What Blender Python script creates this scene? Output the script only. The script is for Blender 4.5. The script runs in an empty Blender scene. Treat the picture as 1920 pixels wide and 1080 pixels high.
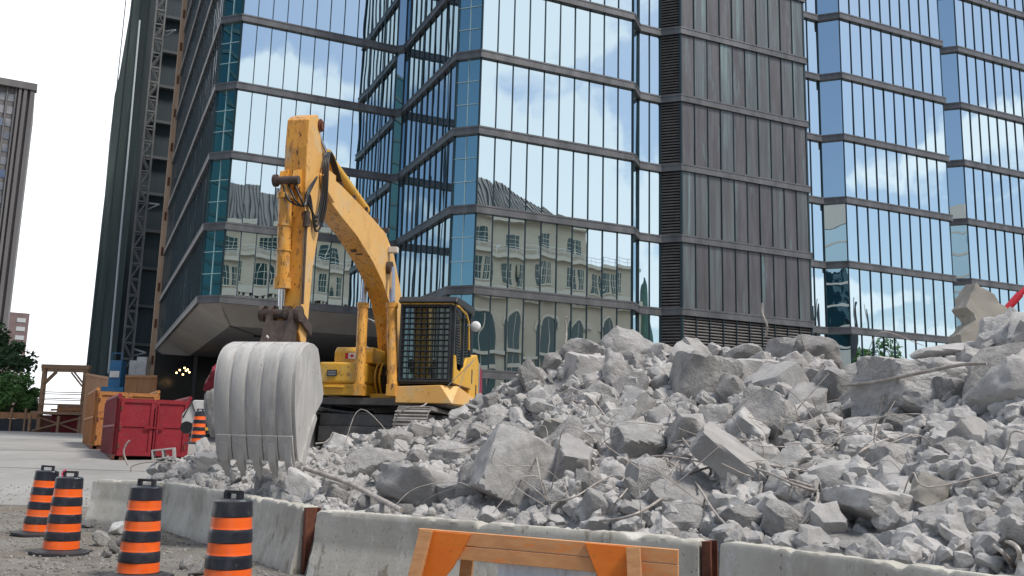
import bpy, bmesh, math, random
import numpy as np
from mathutils import Vector, Matrix, noise
R = math.radians
rnd = random.Random(11)
nrg = np.random.default_rng(5)
S = bpy.context.scene
COL = S.collection

# ------------------------------------------------------------------ camera
EYE = Vector((0, 0, 1.55))
PITCH, ROLL, FPX = 9.87, 1.49, 1750.0
cam_d = bpy.data.cameras.new("camera"); cam = bpy.data.objects.new("camera", cam_d); COL.objects.link(cam)
cam_d.sensor_width = 36; cam_d.lens = 36 * FPX / 1920; cam_d.clip_end = 6000; cam_d.clip_start = 0.05
CM = Matrix.Rotation(R(90 + PITCH), 3, 'X') @ Matrix.Rotation(R(ROLL), 3, 'Z')
cam.matrix_world = Matrix.Translation(EYE) @ CM.to_4x4()
S.camera = cam
S.render.resolution_x = 1024; S.render.resolution_y = 576

# ------------------------------------------------------------------ light
SUN_AZ, SUN_EL = 122.0, 56.0
W = bpy.data.worlds.new("World"); S.world = W; W.use_nodes = True
def build_world():
    nt = W.node_tree; nt.nodes.clear(); N = nt.nodes.new; L = nt.links.new
    out = N('ShaderNodeOutputWorld'); bg = N('ShaderNodeBackground'); bg.inputs[1].default_value = 0.1
    sky = N('ShaderNodeTexSky'); sky.sky_type = 'NISHITA'; sky.sun_disc = False
    sky.sun_elevation = R(SUN_EL); sky.sun_rotation = R(SUN_AZ); sky.air_density = 1.0; sky.dust_density = 1.5; sky.ozone_density = 0.7
    tc = N('ShaderNodeTexCoord'); sep = N('ShaderNodeSeparateXYZ'); L(tc.outputs['Generated'], sep.inputs[0])
    def m(op, a, b=None, c=None):
        n = N('ShaderNodeMath'); n.operation = op
        for i, q in enumerate((a, b, c)):
            if q is None: continue
            if isinstance(q, (int, float)): n.inputs[i].default_value = q
            else: L(q, n.inputs[i])
        return n.outputs[0]
    zc = m('ADD', m('MAXIMUM', sep.outputs[2], 0.0), 0.16)
    cx = m('DIVIDE', sep.outputs[0], zc); cy = m('DIVIDE', sep.outputs[1], zc)
    cb = N('ShaderNodeCombineXYZ'); L(cx, cb.inputs[0]); L(cy, cb.inputs[1])
    n1 = N('ShaderNodeTexNoise'); n1.inputs['Scale'].default_value = 1.35; n1.inputs['Detail'].default_value = 8
    n1.inputs['Roughness'].default_value = 0.52; n1.inputs['Distortion'].default_value = 0.25; L(cb.outputs[0], n1.inputs[0])
    n2 = N('ShaderNodeTexNoise'); n2.inputs['Scale'].default_value = 0.6; n2.inputs['Detail'].default_value = 5
    off = N('ShaderNodeVectorMath'); off.operation = 'ADD'; off.inputs[1].default_value = (3.1, 7.7, 0); L(cb.outputs[0], off.inputs[0]); L(off.outputs[0], n2.inputs[0])
    def lobe(az, el, lo, hi):
        d = (math.sin(R(az)) * math.cos(R(el)), math.cos(R(az)) * math.cos(R(el)), math.sin(R(el)))
        v = N('ShaderNodeVectorMath'); v.operation = 'DOT_PRODUCT'; L(tc.outputs['Generated'], v.inputs[0]); v.inputs[1].default_value = d
        mr = N('ShaderNodeMapRange'); mr.interpolation_type = 'SMOOTHSTEP'; L(v.outputs['Value'], mr.inputs[0])
        mr.inputs[1].default_value = lo; mr.inputs[2].default_value = hi; return mr.outputs[0]
    front = lobe(-25, 14, 0.55, 0.9)       # thick bright cloud bank ahead-left
    clear = lobe(215, 22, 0.80, 0.95)      # clear blue patch behind
    cloudy = lobe(122, 9, 0.86, 0.975)    # banks of cloud behind-right
    d = m('ADD', n1.outputs[0], m('MULTIPLY', front, 0.55))
    d = m('ADD', d, m('MULTIPLY', cloudy, 0.07))
    d = m('SUBTRACT', d, m('MULTIPLY', clear, 0.25))
    d = m('SUBTRACT', d, m('MULTIPLY', lobe(106, 24, 0.93, 0.99), 0.15))
    hz = N('ShaderNodeMapRange'); hz.interpolation_type = 'SMOOTHSTEP'; L(sep.outputs[2], hz.inputs[0]); hz.inputs[1].default_value = 0.17; hz.inputs[2].default_value = 0.03
    d = m('ADD', d, m('MULTIPLY', hz.outputs[0], 0.11))
    cr = N('ShaderNodeMapRange'); cr.interpolation_type = 'SMOOTHSTEP'; L(d, cr.inputs[0]); cr.inputs[1].default_value = 0.497; cr.inputs[2].default_value = 0.565
    # cloud brightness: soft grey bases, bright tops
    cl = N('ShaderNodeMix'); cl.data_type = 'RGBA'; L(n2.outputs[0], cl.inputs[0])
    cl.inputs[6].default_value = (6.6, 7.0, 7.7, 1); cl.inputs[7].default_value = (10.5, 10.6, 10.8, 1)
    br = N('ShaderNodeVectorMath'); br.operation = 'SCALE'; L(cl.outputs[2], br.inputs[0]); L(m('ADD', 1.0, m('MULTIPLY', front, 0.4)), br.inputs['Scale'])
    mx = N('ShaderNodeMix'); mx.data_type = 'RGBA'; L(m('MULTIPLY', cr.outputs[0], 0.95), mx.inputs[0]); L(sky.outputs[0], mx.inputs[6]); L(br.outputs[0], mx.inputs[7])
    L(mx.outputs[2], bg.inputs[0]); L(bg.outputs[0], out.inputs[0])
build_world()
sd = bpy.data.lights.new("sun", 'SUN'); sd.energy = 2.7; sd.angle = R(13); sd.color = (1, 0.95, 0.88)
so = bpy.data.objects.new("sun", sd); COL.objects.link(so)
sdir = Vector((math.sin(R(SUN_AZ)) * math.cos(R(SUN_EL)), math.cos(R(SUN_AZ)) * math.cos(R(SUN_EL)), math.sin(R(SUN_EL))))
so.rotation_euler = (-sdir).to_track_quat('-Z', 'Y').to_euler(); so.location = sdir * 100
S.view_settings.view_transform = 'Standard'; S.view_settings.look = 'None'; S.view_settings.exposure = 0.32; S.view_settings.gamma = 1
S.render.engine = 'CYCLES'
S.cycles.max_bounces = 7; S.cycles.glossy_bounces = 5; S.cycles.diffuse_bounces = 3
S.cycles.sample_clamp_indirect = 4

# ------------------------------------------------------------------ geometry helpers
def ray(u, v):
    return CM @ Vector(((u - 960) / FPX, (540 - v) / FPX, -1.0))
def at(u, v, y):                        # point where the line of sight reaches distance y
    r = ray(u, v); return EYE + r * (y / r.y)
def atz(u, v, z):
    r = ray(u, v); return EYE + r * ((z - EYE.z) / r.z)

ORG = {}
def tag(o, label=None, cat=None, group=None, kind=None):
    if label: o['label'] = label
    if cat: o['category'] = cat
    if group: o['group'] = group
    if kind: o['kind'] = kind
    return o
def empty(name, loc, label=None, cat=None, group=None, rot=(0, 0, 0)):
    o = bpy.data.objects.new(name, None); COL.objects.link(o); o.location = loc; o.rotation_euler = rot
    o.empty_display_size = 0.3
    tag(o, label, cat, group); ORG[o] = Vector(loc); return o

class MB:
    def __init__(s): s.v = []; s.f = []; s.m = []
    def add(s, verts, faces, mi=0):
        b = len(s.v); s.v += [tuple(q) for q in verts]; s.f += [[i + b for i in f] for f in faces]; s.m += [mi] * len(faces)
        return s
    def frame(s, c, ax, ay, az, mi=0):   # box from centre and three half-axis vectors
        c, ax, ay, az = Vector(c), Vector(ax), Vector(ay), Vector(az)
        P = [c + ax * i + ay * j + az * k for k in (-1, 1) for j in (-1, 1) for i in (-1, 1)]
        F = [(0, 2, 3, 1), (4, 5, 7, 6), (0, 1, 5, 4), (2, 6, 7, 3), (0, 4, 6, 2), (1, 3, 7, 5)]
        if ax.cross(ay).dot(az) < 0: F = [f[::-1] for f in F]
        return s.add(P, F, mi)
    def box(s, x0, x1, y0, y1, z0, z1, mi=0):
        return s.frame(((x0 + x1) / 2, (y0 + y1) / 2, (z0 + z1) / 2), ((x1 - x0) / 2, 0, 0), (0, (y1 - y0) / 2, 0), (0, 0, (z1 - z0) / 2), mi)
    def bar(s, a, b, w, h, up=(0, 0, 1), mi=0):   # rectangular bar a->b
        a, b = Vector(a), Vector(b); d = (b - a); l = d.length; d.normalize(); up = Vector(up)
        if abs(d.dot(up)) > .98: up = Vector((1, 0, 0)) if abs(d.x) < .9 else Vector((0, 1, 0))
        x = d.cross(up).normalized(); y = x.cross(d).normalized()
        return s.frame((a + b) / 2, x * w / 2, d * l / 2, y * h / 2, mi)
    def tube(s, pts, r, n=8, mi=0, caps=True):
        pts = [Vector(p) for p in pts]; N = len(pts); rr = r if isinstance(r, (list, tuple)) else [r] * N
        b = len(s.v); prev = None
        for i, p in enumerate(pts):
            d = (pts[min(i + 1, N - 1)] - pts[max(i - 1, 0)]).normalized()
            if prev is None:
                x = d.orthogonal().normalized()
            else:
                x = (prev - d * prev.dot(d)).normalized()
            prev = x; y = d.cross(x)
            for k in range(n):
                a = 2 * math.pi * k / n; s.v.append(tuple(p + (x * math.cos(a) + y * math.sin(a)) * rr[i]))
        for i in range(N - 1):
            for k in range(n):
                s.f.append([b + i * n + k, b + i * n + (k + 1) % n, b + (i + 1) * n + (k + 1) % n, b + (i + 1) * n + k]); s.m.append(mi)
        if caps:
            s.f.append([b + k for k in range(n)][::-1]); s.m.append(mi)
            s.f.append([b + (N - 1) * n + k for k in range(n)]); s.m.append(mi)
        return s
    def prism(s, poly, place, w0, w1, mi=0, side_mi=None):   # polygon (a,b) swept from w0 to w1; place(a,b,w)->xyz
        n = len(poly); P = [place(a, b, w0) for a, b in poly] + [place(a, b, w1) for a, b in poly]
        F = [list(range(n))[::-1], list(range(n, 2 * n))]
        s.add(P, F, mi if side_mi is None else side_mi)
        b = len(s.v) - 2 * n
        for i in range(n):
            j = (i + 1) % n; s.f.append([b + i, b + j, b + n + j, b + n + i]); s.m.append(mi)
        return s
    def lathe(s, prof, n=24, c=(0, 0), mis=None):
        b = len(s.v)
        for r_, z in prof:
            for k in range(n):
                a = 2 * math.pi * k / n; s.v.append((c[0] + r_ * math.cos(a), c[1] + r_ * math.sin(a), z))
        for i in range(len(prof) - 1):
            for k in range(n):
                s.f.append([b + i * n + k, b + i * n + (k + 1) % n, b + (i + 1) * n + (k + 1) % n, b + (i + 1) * n + k]); s.m.append(mis[i] if mis else 0)
        s.f.append([b + k for k in range(n)][::-1]); s.m.append(mis[0] if mis else 0)
        s.f.append([b + (len(prof) - 1) * n + k for k in range(n)]); s.m.append(mis[-1] if mis else 0)
        return s
    def build(s, name, mats, parent=None, world=False, smooth=None, bevel=0, fix=False):
        me = bpy.data.meshes.new(name)
        v = np.array(s.v, dtype=float)
        if world and parent is not None: v = v - np.array(ORG[parent])
        me.from_pydata(v.tolist(), [], s.f)
        if not isinstance(mats, (list, tuple)): mats = [mats]
        for m_ in mats: me.materials.append(m_)
        me.polygons.foreach_set('material_index', s.m)
        if fix or bevel:
            bm = bmesh.new(); bm.from_mesh(me)
            if fix: bmesh.ops.recalc_face_normals(bm, faces=bm.faces)
            if bevel:
                ed = [e for e in bm.edges if len(e.link_faces) == 2 and e.calc_face_angle(0) > 0.6]
                bmesh.ops.bevel(bm, geom=ed, offset=bevel, segments=2, affect='EDGES', clamp_overlap=True, profile=0.5)
            bm.to_mesh(me); bm.free()
        if smooth is not None:
            me.shade_smooth(); me.set_sharp_from_angle(angle=R(smooth))
        o = bpy.data.objects.new(name, me); COL.objects.link(o)
        if parent is not None: o.parent = parent
        if world and parent is not None: ORG[o] = ORG[parent]
        elif parent is None: ORG[o] = Vector((0, 0, 0))
        return o
def sub(o, parent):            # make an object built in the same frame a sub-part
    o.parent = parent; return o
def children(o): return [c for c in bpy.data.objects if c.parent == o]
def copy_tree(o, parent=None):
    c = o.copy(); COL.objects.link(c); c.parent = parent
    for ch in list(o.children): copy_tree(ch, c)
    return c
def settle(o, z=None):         # move a single mesh's origin to its own base centre
    me = o.data; n = len(me.vertices); a = np.empty(n * 3); me.vertices.foreach_get('co', a); a = a.reshape(-1, 3)
    c = (a.min(0) + a.max(0)) / 2; c[2] = a[:, 2].min(); a -= c; me.vertices.foreach_set('co', a.ravel()); o.location = Vector(c) + o.location; return o

# ------------------------------------------------------------------ materials
def mat(name, c1, c2=None, scale=3.0, rough=0.7, metal=0.0, bump=0.0, bscale=20.0, detail=6, obj=True, stretch=None, spots=None, spec=None, contrast=(0.35, 0.65), var=0.0, fine=0.0):
    m_ = bpy.data.materials.new(name); m_.use_nodes = True; nt = m_.node_tree; N = nt.nodes.new; L = nt.links.new
    b = nt.nodes['Principled BSDF']; b.inputs['Roughness'].default_value = rough; b.inputs['Metallic'].default_value = metal
    if spec is not None: b.inputs['Specular IOR Level'].default_value = spec
    tc = N('ShaderNodeTexCoord'); src = tc.outputs['Object']
    if obj:
        oi = N('ShaderNodeObjectInfo'); vm = N('ShaderNodeVectorMath'); vm.operation = 'MULTIPLY_ADD'
        cbx = N('ShaderNodeCombineXYZ'); 
        for i in range(3): L(oi.outputs['Random'], cbx.inputs[i])
        L(cbx.outputs[0], vm.inputs[0]); vm.inputs[1].default_value = (37, 53, 71); L(src, vm.inputs[2]); src = vm.outputs[0]
    if stretch:
        mp = N('ShaderNodeMapping'); mp.inputs['Scale'].default_value = stretch; L(src, mp.inputs[0]); s2 = mp.outputs[0]
    else: s2 = src
    col = None
    if c2 is None: b.inputs['Base Color'].default_value = (*c1, 1)
    else:
        n = N('ShaderNodeTexNoise'); n.inputs['Scale'].default_value = scale; n.inputs['Detail'].default_value = detail; n.inputs['Roughness'].default_value = .65; L(s2, n.inputs[0])
        mr = N('ShaderNodeMapRange'); L(n.outputs[0], mr.inputs[0]); mr.inputs[1].default_value = contrast[0]; mr.inputs[2].default_value = contrast[1]
        mx = N('ShaderNodeMix'); mx.data_type = 'RGBA'; L(mr.outputs[0], mx.inputs[0]); mx.inputs[6].default_value = (*c1, 1); mx.inputs[7].default_value = (*c2, 1)
        col = mx.outputs[2]
    if spots:
        for (sc, lo, hi, cc) in spots:
            n = N('ShaderNodeTexNoise'); n.inputs['Scale'].default_value = sc; n.inputs['Detail'].default_value = 5; n.inputs['Roughness'].default_value = .7; L(s2, n.inputs[0])
            mr = N('ShaderNodeMapRange'); L(n.outputs[0], mr.inputs[0]); mr.inputs[1].default_value = lo; mr.inputs[2].default_value = hi
            mx = N('ShaderNodeMix'); mx.data_type = 'RGBA'; L(mr.outputs[0], mx.inputs[0])
            if col: L(col, mx.inputs[6])
            else: mx.inputs[6].default_value = (*c1, 1)
            mx.inputs[7].default_value = (*cc, 1); col = mx.outputs[2]
    if var and col:
        o2 = N('ShaderNodeObjectInfo'); mv = N('ShaderNodeMapRange'); L(o2.outputs['Random'], mv.inputs[0]); mv.inputs[3].default_value = 1 - var; mv.inputs[4].default_value = 1 + var * .6
        sc_ = N('ShaderNodeVectorMath'); sc_.operation = 'SCALE'; L(col, sc_.inputs[0]); L(mv.outputs[0], sc_.inputs['Scale']); col = sc_.outputs[0]
    if col: L(col, b.inputs['Base Color'])
    if bump:
        n = N('ShaderNodeTexNoise'); n.inputs['Scale'].default_value = bscale; n.inputs['Detail'].default_value = 6; n.inputs['Roughness'].default_value = .7; L(src, n.inputs[0])
        bp = N('ShaderNodeBump'); bp.inputs['Strength'].default_value = 1.0; bp.inputs['Distance'].default_value = bump; L(n.outputs[0], bp.inputs['Height']); L(bp.outputs[0], b.inputs['Normal'])
        if fine:
            vo = N('ShaderNodeTexVoronoi'); vo.inputs['Scale'].default_value = bscale * 1.7; L(src, vo.inputs[0])
            b2 = N('ShaderNodeBump'); b2.inputs['Strength'].default_value = 1.0; b2.inputs['Distance'].default_value = fine; L(vo.outputs['Distance'], b2.inputs['Height']); L(bp.outputs[0], b2.inputs['Normal']); L(b2.outputs[0], b.inputs['Normal'])
    return m_
def plain(name, c, rough=.6, metal=0., emit=None):
    m_ = bpy.data.materials.new(name); m_.use_nodes = True; b = m_.node_tree.nodes['Principled BSDF']
    b.inputs['Base Color'].default_value = (*c, 1); b.inputs['Roughness'].default_value = rough; b.inputs['Metallic'].default_value = metal
    if emit: b.inputs['Emission Color'].default_value = (*emit[0], 1); b.inputs['Emission Strength'].default_value = emit[1]
    return m_
def mirror_glass(name, col, warp=0.002, wscale=0.5, dark=0.12, rough=0.0):
    m_ = bpy.data.materials.new(name); m_.use_nodes = True; nt = m_.node_tree; N = nt.nodes.new; L = nt.links.new
    b = nt.nodes['Principled BSDF']; b.inputs['Base Color'].default_value = (*col, 1); b.inputs['Metallic'].default_value = 1; b.inputs['Roughness'].default_value = rough
    dk = N('ShaderNodeBsdfPrincipled'); dk.inputs['Base Color'].default_value = (.01, .025, .03, 1); dk.inputs['Roughness'].default_value = .1
    mx = N('ShaderNodeMixShader'); mx.inputs[0].default_value = dark; L(b.outputs[0], mx.inputs[1]); L(dk.outputs[0], mx.inputs[2]); L(mx.outputs[0], nt.nodes['Material Output'].inputs[0])
    tc = N('ShaderNodeTexCoord'); mp = N('ShaderNodeMapping'); mp.inputs['Scale'].default_value = (1, 1, .45); L(tc.outputs['Object'], mp.inputs[0])
    n = N('ShaderNodeTexNoise'); n.inputs['Scale'].default_value = wscale; n.inputs['Detail'].default_value = 1.0; L(mp.outputs[0], n.inputs[0])
    bp = N('ShaderNodeBump'); bp.inputs['Strength'].default_value = 1; bp.inputs['Distance'].default_value = warp; L(n.outputs[0], bp.inputs['Height'])
    L(bp.outputs[0], b.inputs['Normal']); return m_

M = {}
M['glass'] = mirror_glass('mirror_glass', (.67, .81, .86), warp=.0055, wscale=.9, dark=.06)
M['glass_chamfer'] = mirror_glass('corner_glass', (.36, .60, .66), warp=.010, wscale=.8, dark=.2)
M['glass_side'] = mirror_glass('side_glass', (.50, .62, .70), warp=.008, wscale=.8, dark=.2)
M['glass_low'] = mirror_glass('ground_floor_glass', (.66, .76, .80), warp=.010, wscale=.7, dark=.06)
M['band'] = mat('band_metal', (.095, .098, .102), (.17, .17, .178), 1.3, .45, .35, .002, 6, obj=False, stretch=(1, 1, .3))
M['mullion'] = plain('mullion_metal', (.025, .05, .06), .4, .3)
M['joint'] = plain('joint_seal', (.45, .6, .62), .5)
M['darkpanel'] = mat('weathered_metal_cladding', (.092, .088, .094), (.142, .140, .146), 1.5, .42, .4, .0015, 5, obj=False, stretch=(2.2, 2.2, .22), spots=[(1.1, .56, .72, (.17, .26, .265))])
M['louver'] = mat('louver_metal', (.11, .105, .108), (.17, .165, .165), 2, .5, .3, obj=False)
M['void'] = plain('dark_void', (.008, .009, .010), .8)
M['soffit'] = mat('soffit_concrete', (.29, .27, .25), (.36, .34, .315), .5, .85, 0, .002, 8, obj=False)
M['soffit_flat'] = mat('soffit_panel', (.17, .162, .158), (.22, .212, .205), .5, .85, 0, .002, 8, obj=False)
M['concrete'] = mat('broken_concrete', (.325, .317, .309), (.49, .48, .468), 2.2, .95, 0, .05, 7, var=.30, fine=.004, spots=[(42, .60, .72, (.24, .235, .235)), (5, .60, .8, (.36, .34, .32))], spec=.2)
M['concrete_smooth'] = mat('cast_concrete', (.37, .361, .351), (.50, .49, .479), 1.6, .92, 0, .016, 9, var=.22, spots=[(60, .66, .75, (.22, .215, .21)), (3, .58, .8, (.38, .36, .34))], spec=.2)
M['concrete_tan'] = mat('tan_concrete', (.26, .245, .215), (.36, .34, .305), 1.2, .92, 0, .006, 9, spots=[(9, .64, .72, (.16, .15, .14)), (45, .68, .75, (.2, .19, .18))], spec=.2)
M['concrete_dark'] = mat('porous_concrete', (.38, .372, .366), (.52, .51, .50), 2.4, .95, 0, .05, 8, var=.2, fine=.007, spots=[(30, .60, .66, (.12, .12, .125))], spec=.2)
M['dust'] = mat('concrete_dust', (.32, .312, .304), (.45, .44, .43), 1.5, 1, 0, .05, 9, obj=False, fine=.007, spots=[(14, .6, .75, (.27, .265, .26))], spec=.1)
M['barrier'] = mat('barrier_concrete', (.44, .423, .372), (.57, .552, .495), 1.6, .9, 0, .005, 22, spots=[(1.3, .50, .66, (.36, .345, .30)), (5, .56, .68, (.60, .59, .56)), (3.4, .60, .66, (.30, .27, .22)), (30, .63, .67, (.14, .13, .12))], spec=.25, stretch=(1, 1, .5))
M['rust'] = mat('rusted_steel', (.10, .035, .02), (.20, .075, .045), 8, .85, .2, .002, 30)
M['rebar'] = mat('rebar_steel', (.30, .26, .235), (.52, .485, .45), 9, .7, .3, .002, 60)
M['yellow'] = mat('excavator_yellow', (.66, .31, .045), (.76, .385, .075), 1.2, .42, 0, .0006, 9, spots=[(1.6, .50, .7, (.60, .26, .05)), (5, .54, .62, (.44, .20, .05)), (12, .57, .62, (.10, .05, .025)), (2.6, .55, .70, (.52, .40, .26))], stretch=(1, 1.6, .55))
M['yellow_clean'] = mat('yellow_paint', (.76, .41, .035), (.80, .46, .06), 1.0, .42, 0, .0004, 8, spots=[(2, .52, .70, (.60, .43, .19)), (7, .58, .66, (.38, .20, .05)), (15, .62, .67, (.10, .06, .03))])
M['boomside'] = mat('lit_side_yellow', (.78, .43, .12), (.84, .50, .17), .8, .45, 0, .0006, 6, spots=[(2, .52, .75, (.66, .36, .11)), (6, .61, .68, (.42, .23, .08)), (1.3, .52, .70, (.64, .50, .30)), (16, .64, .68, (.12, .07, .04))])  # paler copy of the excavator yellow; light on the sides put into the colour
M['bucket'] = mat('dusty_worn_steel', (.42, .412, .40), (.54, .532, .515), 1.6, .78, .05, .003, 10, stretch=(1.2, 1.6, .3), spots=[(2.2, .50, .68, (.34, .33, .32)), (5, .56, .70, (.60, .588, .565)), (10, .65, .69, (.17, .15, .135))])
M['linkage'] = mat('greasy_dark_steel', (.055, .04, .035), (.14, .105, .09), 4, .6, .4, .002, 20)
M['black'] = mat('black_paint', (.018, .02, .024), (.035, .037, .042), 4, .4)
M['track'] = mat('dusty_track_steel', (.20, .19, .18), (.38, .36, .345), 5, .8, .2, .003, 20)
M['under'] = mat('dusty_undercarriage', (.10, .10, .10), (.20, .195, .19), 2, .75, .1, .002, 12)
M['chrome'] = plain('chrome_rod', (.62, .62, .64), .18, 1)
M['cabglass'] = mirror_glass('cab_glass', (.34, .44, .44), warp=.01, dark=.5)
M['hose'] = plain('hose_rubber', (.012, .012, .014), .45)
M['maroon'] = plain('maroon_paint', (.28, .015, .05), .45)
M['red'] = mat('red_paint', (.20, .004, .012), (.27, .007, .018), 1.2, .55, 0, .02, 2.2, spots=[(5, .60, .68, (.13, .03, .022)), (2, .56, .74, (.23, .02, .025)), (12, .62, .68, (.20, .12, .10))])
M['reddark'] = plain('red_gloss', (.55, .02, .04), .45)
M['orange_bin'] = mat('orange_paint_worn', (.40, .155, .04), (.48, .20, .055), 1.2, .6, 0, .02, 2.2, spots=[(5, .56, .66, (.24, .10, .05)), (11, .60, .66, (.12, .06, .04))])
M['rub_black'] = mat('barrel_black', (.012, .014, .022), (.026, .028, .040), 5, .35, 0, spots=[(14, .60, .70, (.07, .07, .075)), (2.5, .55, .75, (.06, .058, .055))])
M['rub_base'] = mat('rubber_base', (.02, .02, .023), (.045, .045, .05), 5, .6, 0, .003, 20)
M['orange'] = mat('orange_sheeting', (.86, .115, .012), (.92, .145, .02), 4, .30, 0, spots=[(15, .63, .70, (.45, .14, .07)), (2.5, .55, .75, (.70, .17, .06))])
M['wood'] = mat('sawn_timber', (.42, .20, .085), (.56, .30, .14), 3, .75, 0, .001, 30, stretch=(1, 9, 9))
M['woodgrey'] = mat('weathered_timber', (.28, .165, .095), (.40, .25, .155), 2, .85, 0, .002, 20)
M['plywood'] = mat('plywood_hoarding', (.36, .165, .07), (.46, .23, .11), 1.2, .8, 0, obj=False, stretch=(2, 2, .3))
M['orangepaint'] = mat('orange_painted_wood', (.86, .19, .015), (.92, .26, .03), 2.0, .6, 0, .001, 30, spots=[(2.6, .60, .72, (.55, .26, .10)), (14, .62, .70, (.36, .14, .05))], stretch=(1, 4, 4))
M['woodmix'] = mat('partly_painted_wood', (.60, .27, .11), (.72, .36, .16), 2.5, .7, 0, .001, 30, stretch=(.8, 6, 6), spots=[(1.9, .55, .68, (.84, .24, .04))])
M['steel'] = mat('galvanised_steel', (.30, .31, .32), (.42, .43, .44), 4, .5, .5)
M['net'] = mat('green_scaffold_net', (.040, .062, .060), (.070, .100, .095), .25, .7, 0, obj=False, stretch=(1.6, 1.6, .12), spots=[(.5, .55, .75, (.10, .145, .135))])
M['netdark'] = mat('dark_scaffold_net', (.010, .022, .028), (.022, .04, .048), .4, .6, 0, obj=False, stretch=(2, 2, .15))
M['slab'] = plain('floor_slab', (.09, .10, .105), .8)
M['blue'] = mat('blue_machine_paint', (.015, .10, .22), (.03, .15, .30), 2, .5)
M['white'] = plain('white_paint', (.75, .76, .76), .45)
M['offwhite'] = mat('dusty_white', (.50, .50, .48), (.66, .65, .63), 3, .7)
M['asphalt'] = mat('dirt_and_gravel', (.15, .141, .127), (.21, .20, .183), 1.2, .95, 0, .003, 30, obj=False, spots=[(.4, .46, .62, (.175, .152, .123)), (1.4, .52, .68, (.24, .23, .21)), (25, .55, .72, (.15, .138, .12))], spec=.15)
M['road'] = mat('worn_concrete_road', (.27, .265, .252), (.34, .333, .318), .35, .9, 0, .006, 12, obj=False, spots=[(.22, .52, .72, (.22, .215, .205)), (1.6, .56, .7, (.25, .243, .232)), (14, .64, .74, (.2, .195, .19))], spec=.2)
M['beige'] = mat('beige_stone', (.50, .43, .34), (.58, .51, .41), .25, .85, 0, obj=False, stretch=(1, 1, 2))
M['beige2'] = mat('pale_cornice_stone', (.62, .56, .47), (.68, .62, .53), .6, .85, 0, obj=False)
M['roofmetal'] = mat('seamed_roof_metal', (.07, .066, .07), (.11, .104, .106), .5, .6, .2, obj=False)
M['winglass'] = plain('window_glass', (.025, .06, .06), .12)
M['leaf'] = mat('foliage', (.075, .165, .04), (.12, .24, .06), 1.5, .75, 0, obj=False)
M['leafdark'] = mat('dark_foliage', (.03, .075, .025), (.06, .12, .04), 1.5, .75, 0, obj=False)
M['bark'] = mat('bark', (.07, .05, .035), (.12, .09, .065), 6, .9)
M['brick'] = mat('red_brick', (.17, .12, .115), (.22, .16, .155), .5, .9, 0, obj=False)
M['fin'] = mat('tower_fins', (.115, .108, .108), (.17, .16, .158), .3, .7, 0, obj=False, stretch=(1, 1, .05))
M['towerglass'] = mirror_glass('tower_glass', (.22, .25, .32), warp=.01, dark=.3)
M['panel_win'] = mat('tower_windows', (.10, .12, .15), (.30, .30, .31), .18, .25, 0, obj=False, detail=2)
M['tealtower'] = mirror_glass('teal_tower_glass', (.05, .17, .20), warp=.02, dark=.5)
M['plastic'] = mat('white_plastic_sheet', (.62, .65, .70), (.74, .76, .80), 2, .35, 0, .01, 3, stretch=(3, 3, .3))
M['lamp'] = plain('warm_lamp', (1, .7, .3), .5, emit=((1, .62, .25), 6))
M['flagred'] = plain('flag_red', (.55, .015, .03), .5)
M['flagwhite'] = plain('flag_white', (.8, .8, .8), .5)

# ------------------------------------------------------------------ ground
def gz(x, y):
    if y < 21: return 0.0
    return 2.5 * (1 - math.exp(-(y - 21) / 30.0))
def sheet(name, xs, ys, dz, m_, clip=None):
    mb = MB(); nx, ny = len(xs), len(ys)
    for y in ys:
        for x in xs: mb.v.append((x, y, gz(x, y) + dz))
    for j in range(ny - 1):
        for i in range(nx - 1):
            mb.f.append([j * nx + i, j * nx + i + 1, (j + 1) * nx + i + 1, (j + 1) * nx + i]); mb.m.append(0)
    return mb.build(name, m_, smooth=60)
yy = [-1800, -600, -200, -60, -20, 0, 10, 16, 20, 21] + [21 + 3 * i for i in range(1, 24)] + [100, 120, 150, 200, 500, 2500]
tag(sheet('ground', [-2000, -400, -100, -40, -20, -10, 0, 10, 20, 40, 100, 400, 2000], yy, 0, M['asphalt']), kind='structure')
ry = [y for y in yy if 23 <= y <= 90]
rd = sheet('road', [-60, -30, -14.6, -14.5, -8.5, -4, 2], [21.6] + ry , .004, M['road']); tag(rd, kind='structure')
rd2 = sheet('street', [-300, -100, -60, -14, 6, 60, 200], [-16, -10, -6, -3.5], .004, mat('street_asphalt', (.045, .045, .047), (.07, .07, .07), .6, .9, 0, obj=False)); tag(rd2, kind='structure')
# dark expansion joints cut in the road slab
jm = MB()
for yj in (29.5, 37.5, 47):
    jm.box(-40, 2, yj - .025, yj + .025, gz(0, yj) + .012, gz(0, yj) + .016)
tag(jm.build('road_joint', plain('joint_tar', (.10, .095, .09), .9)), kind='structure')

# ------------------------------------------------------------------ the mirror-glass office building
AP = R(65.5); DP = Vector((math.sin(AP), math.cos(AP), 0)); DW = Vector((-math.cos(AP), math.sin(AP), 0))
def st(s_, t_, z=0.0): return DP * s_ + DW * t_ + Vector((0, 0, z))
F_ = 3.8
def lev(k): return 1.55 + (k + .935) * F_       # top of the band of level k
BH = .37
BLD = empty('glass_office_building', st(20, 45), 'mirror-glass office building with stepped bays, dark metal tower and overhanging corner behind the excavator', 'building')
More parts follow.
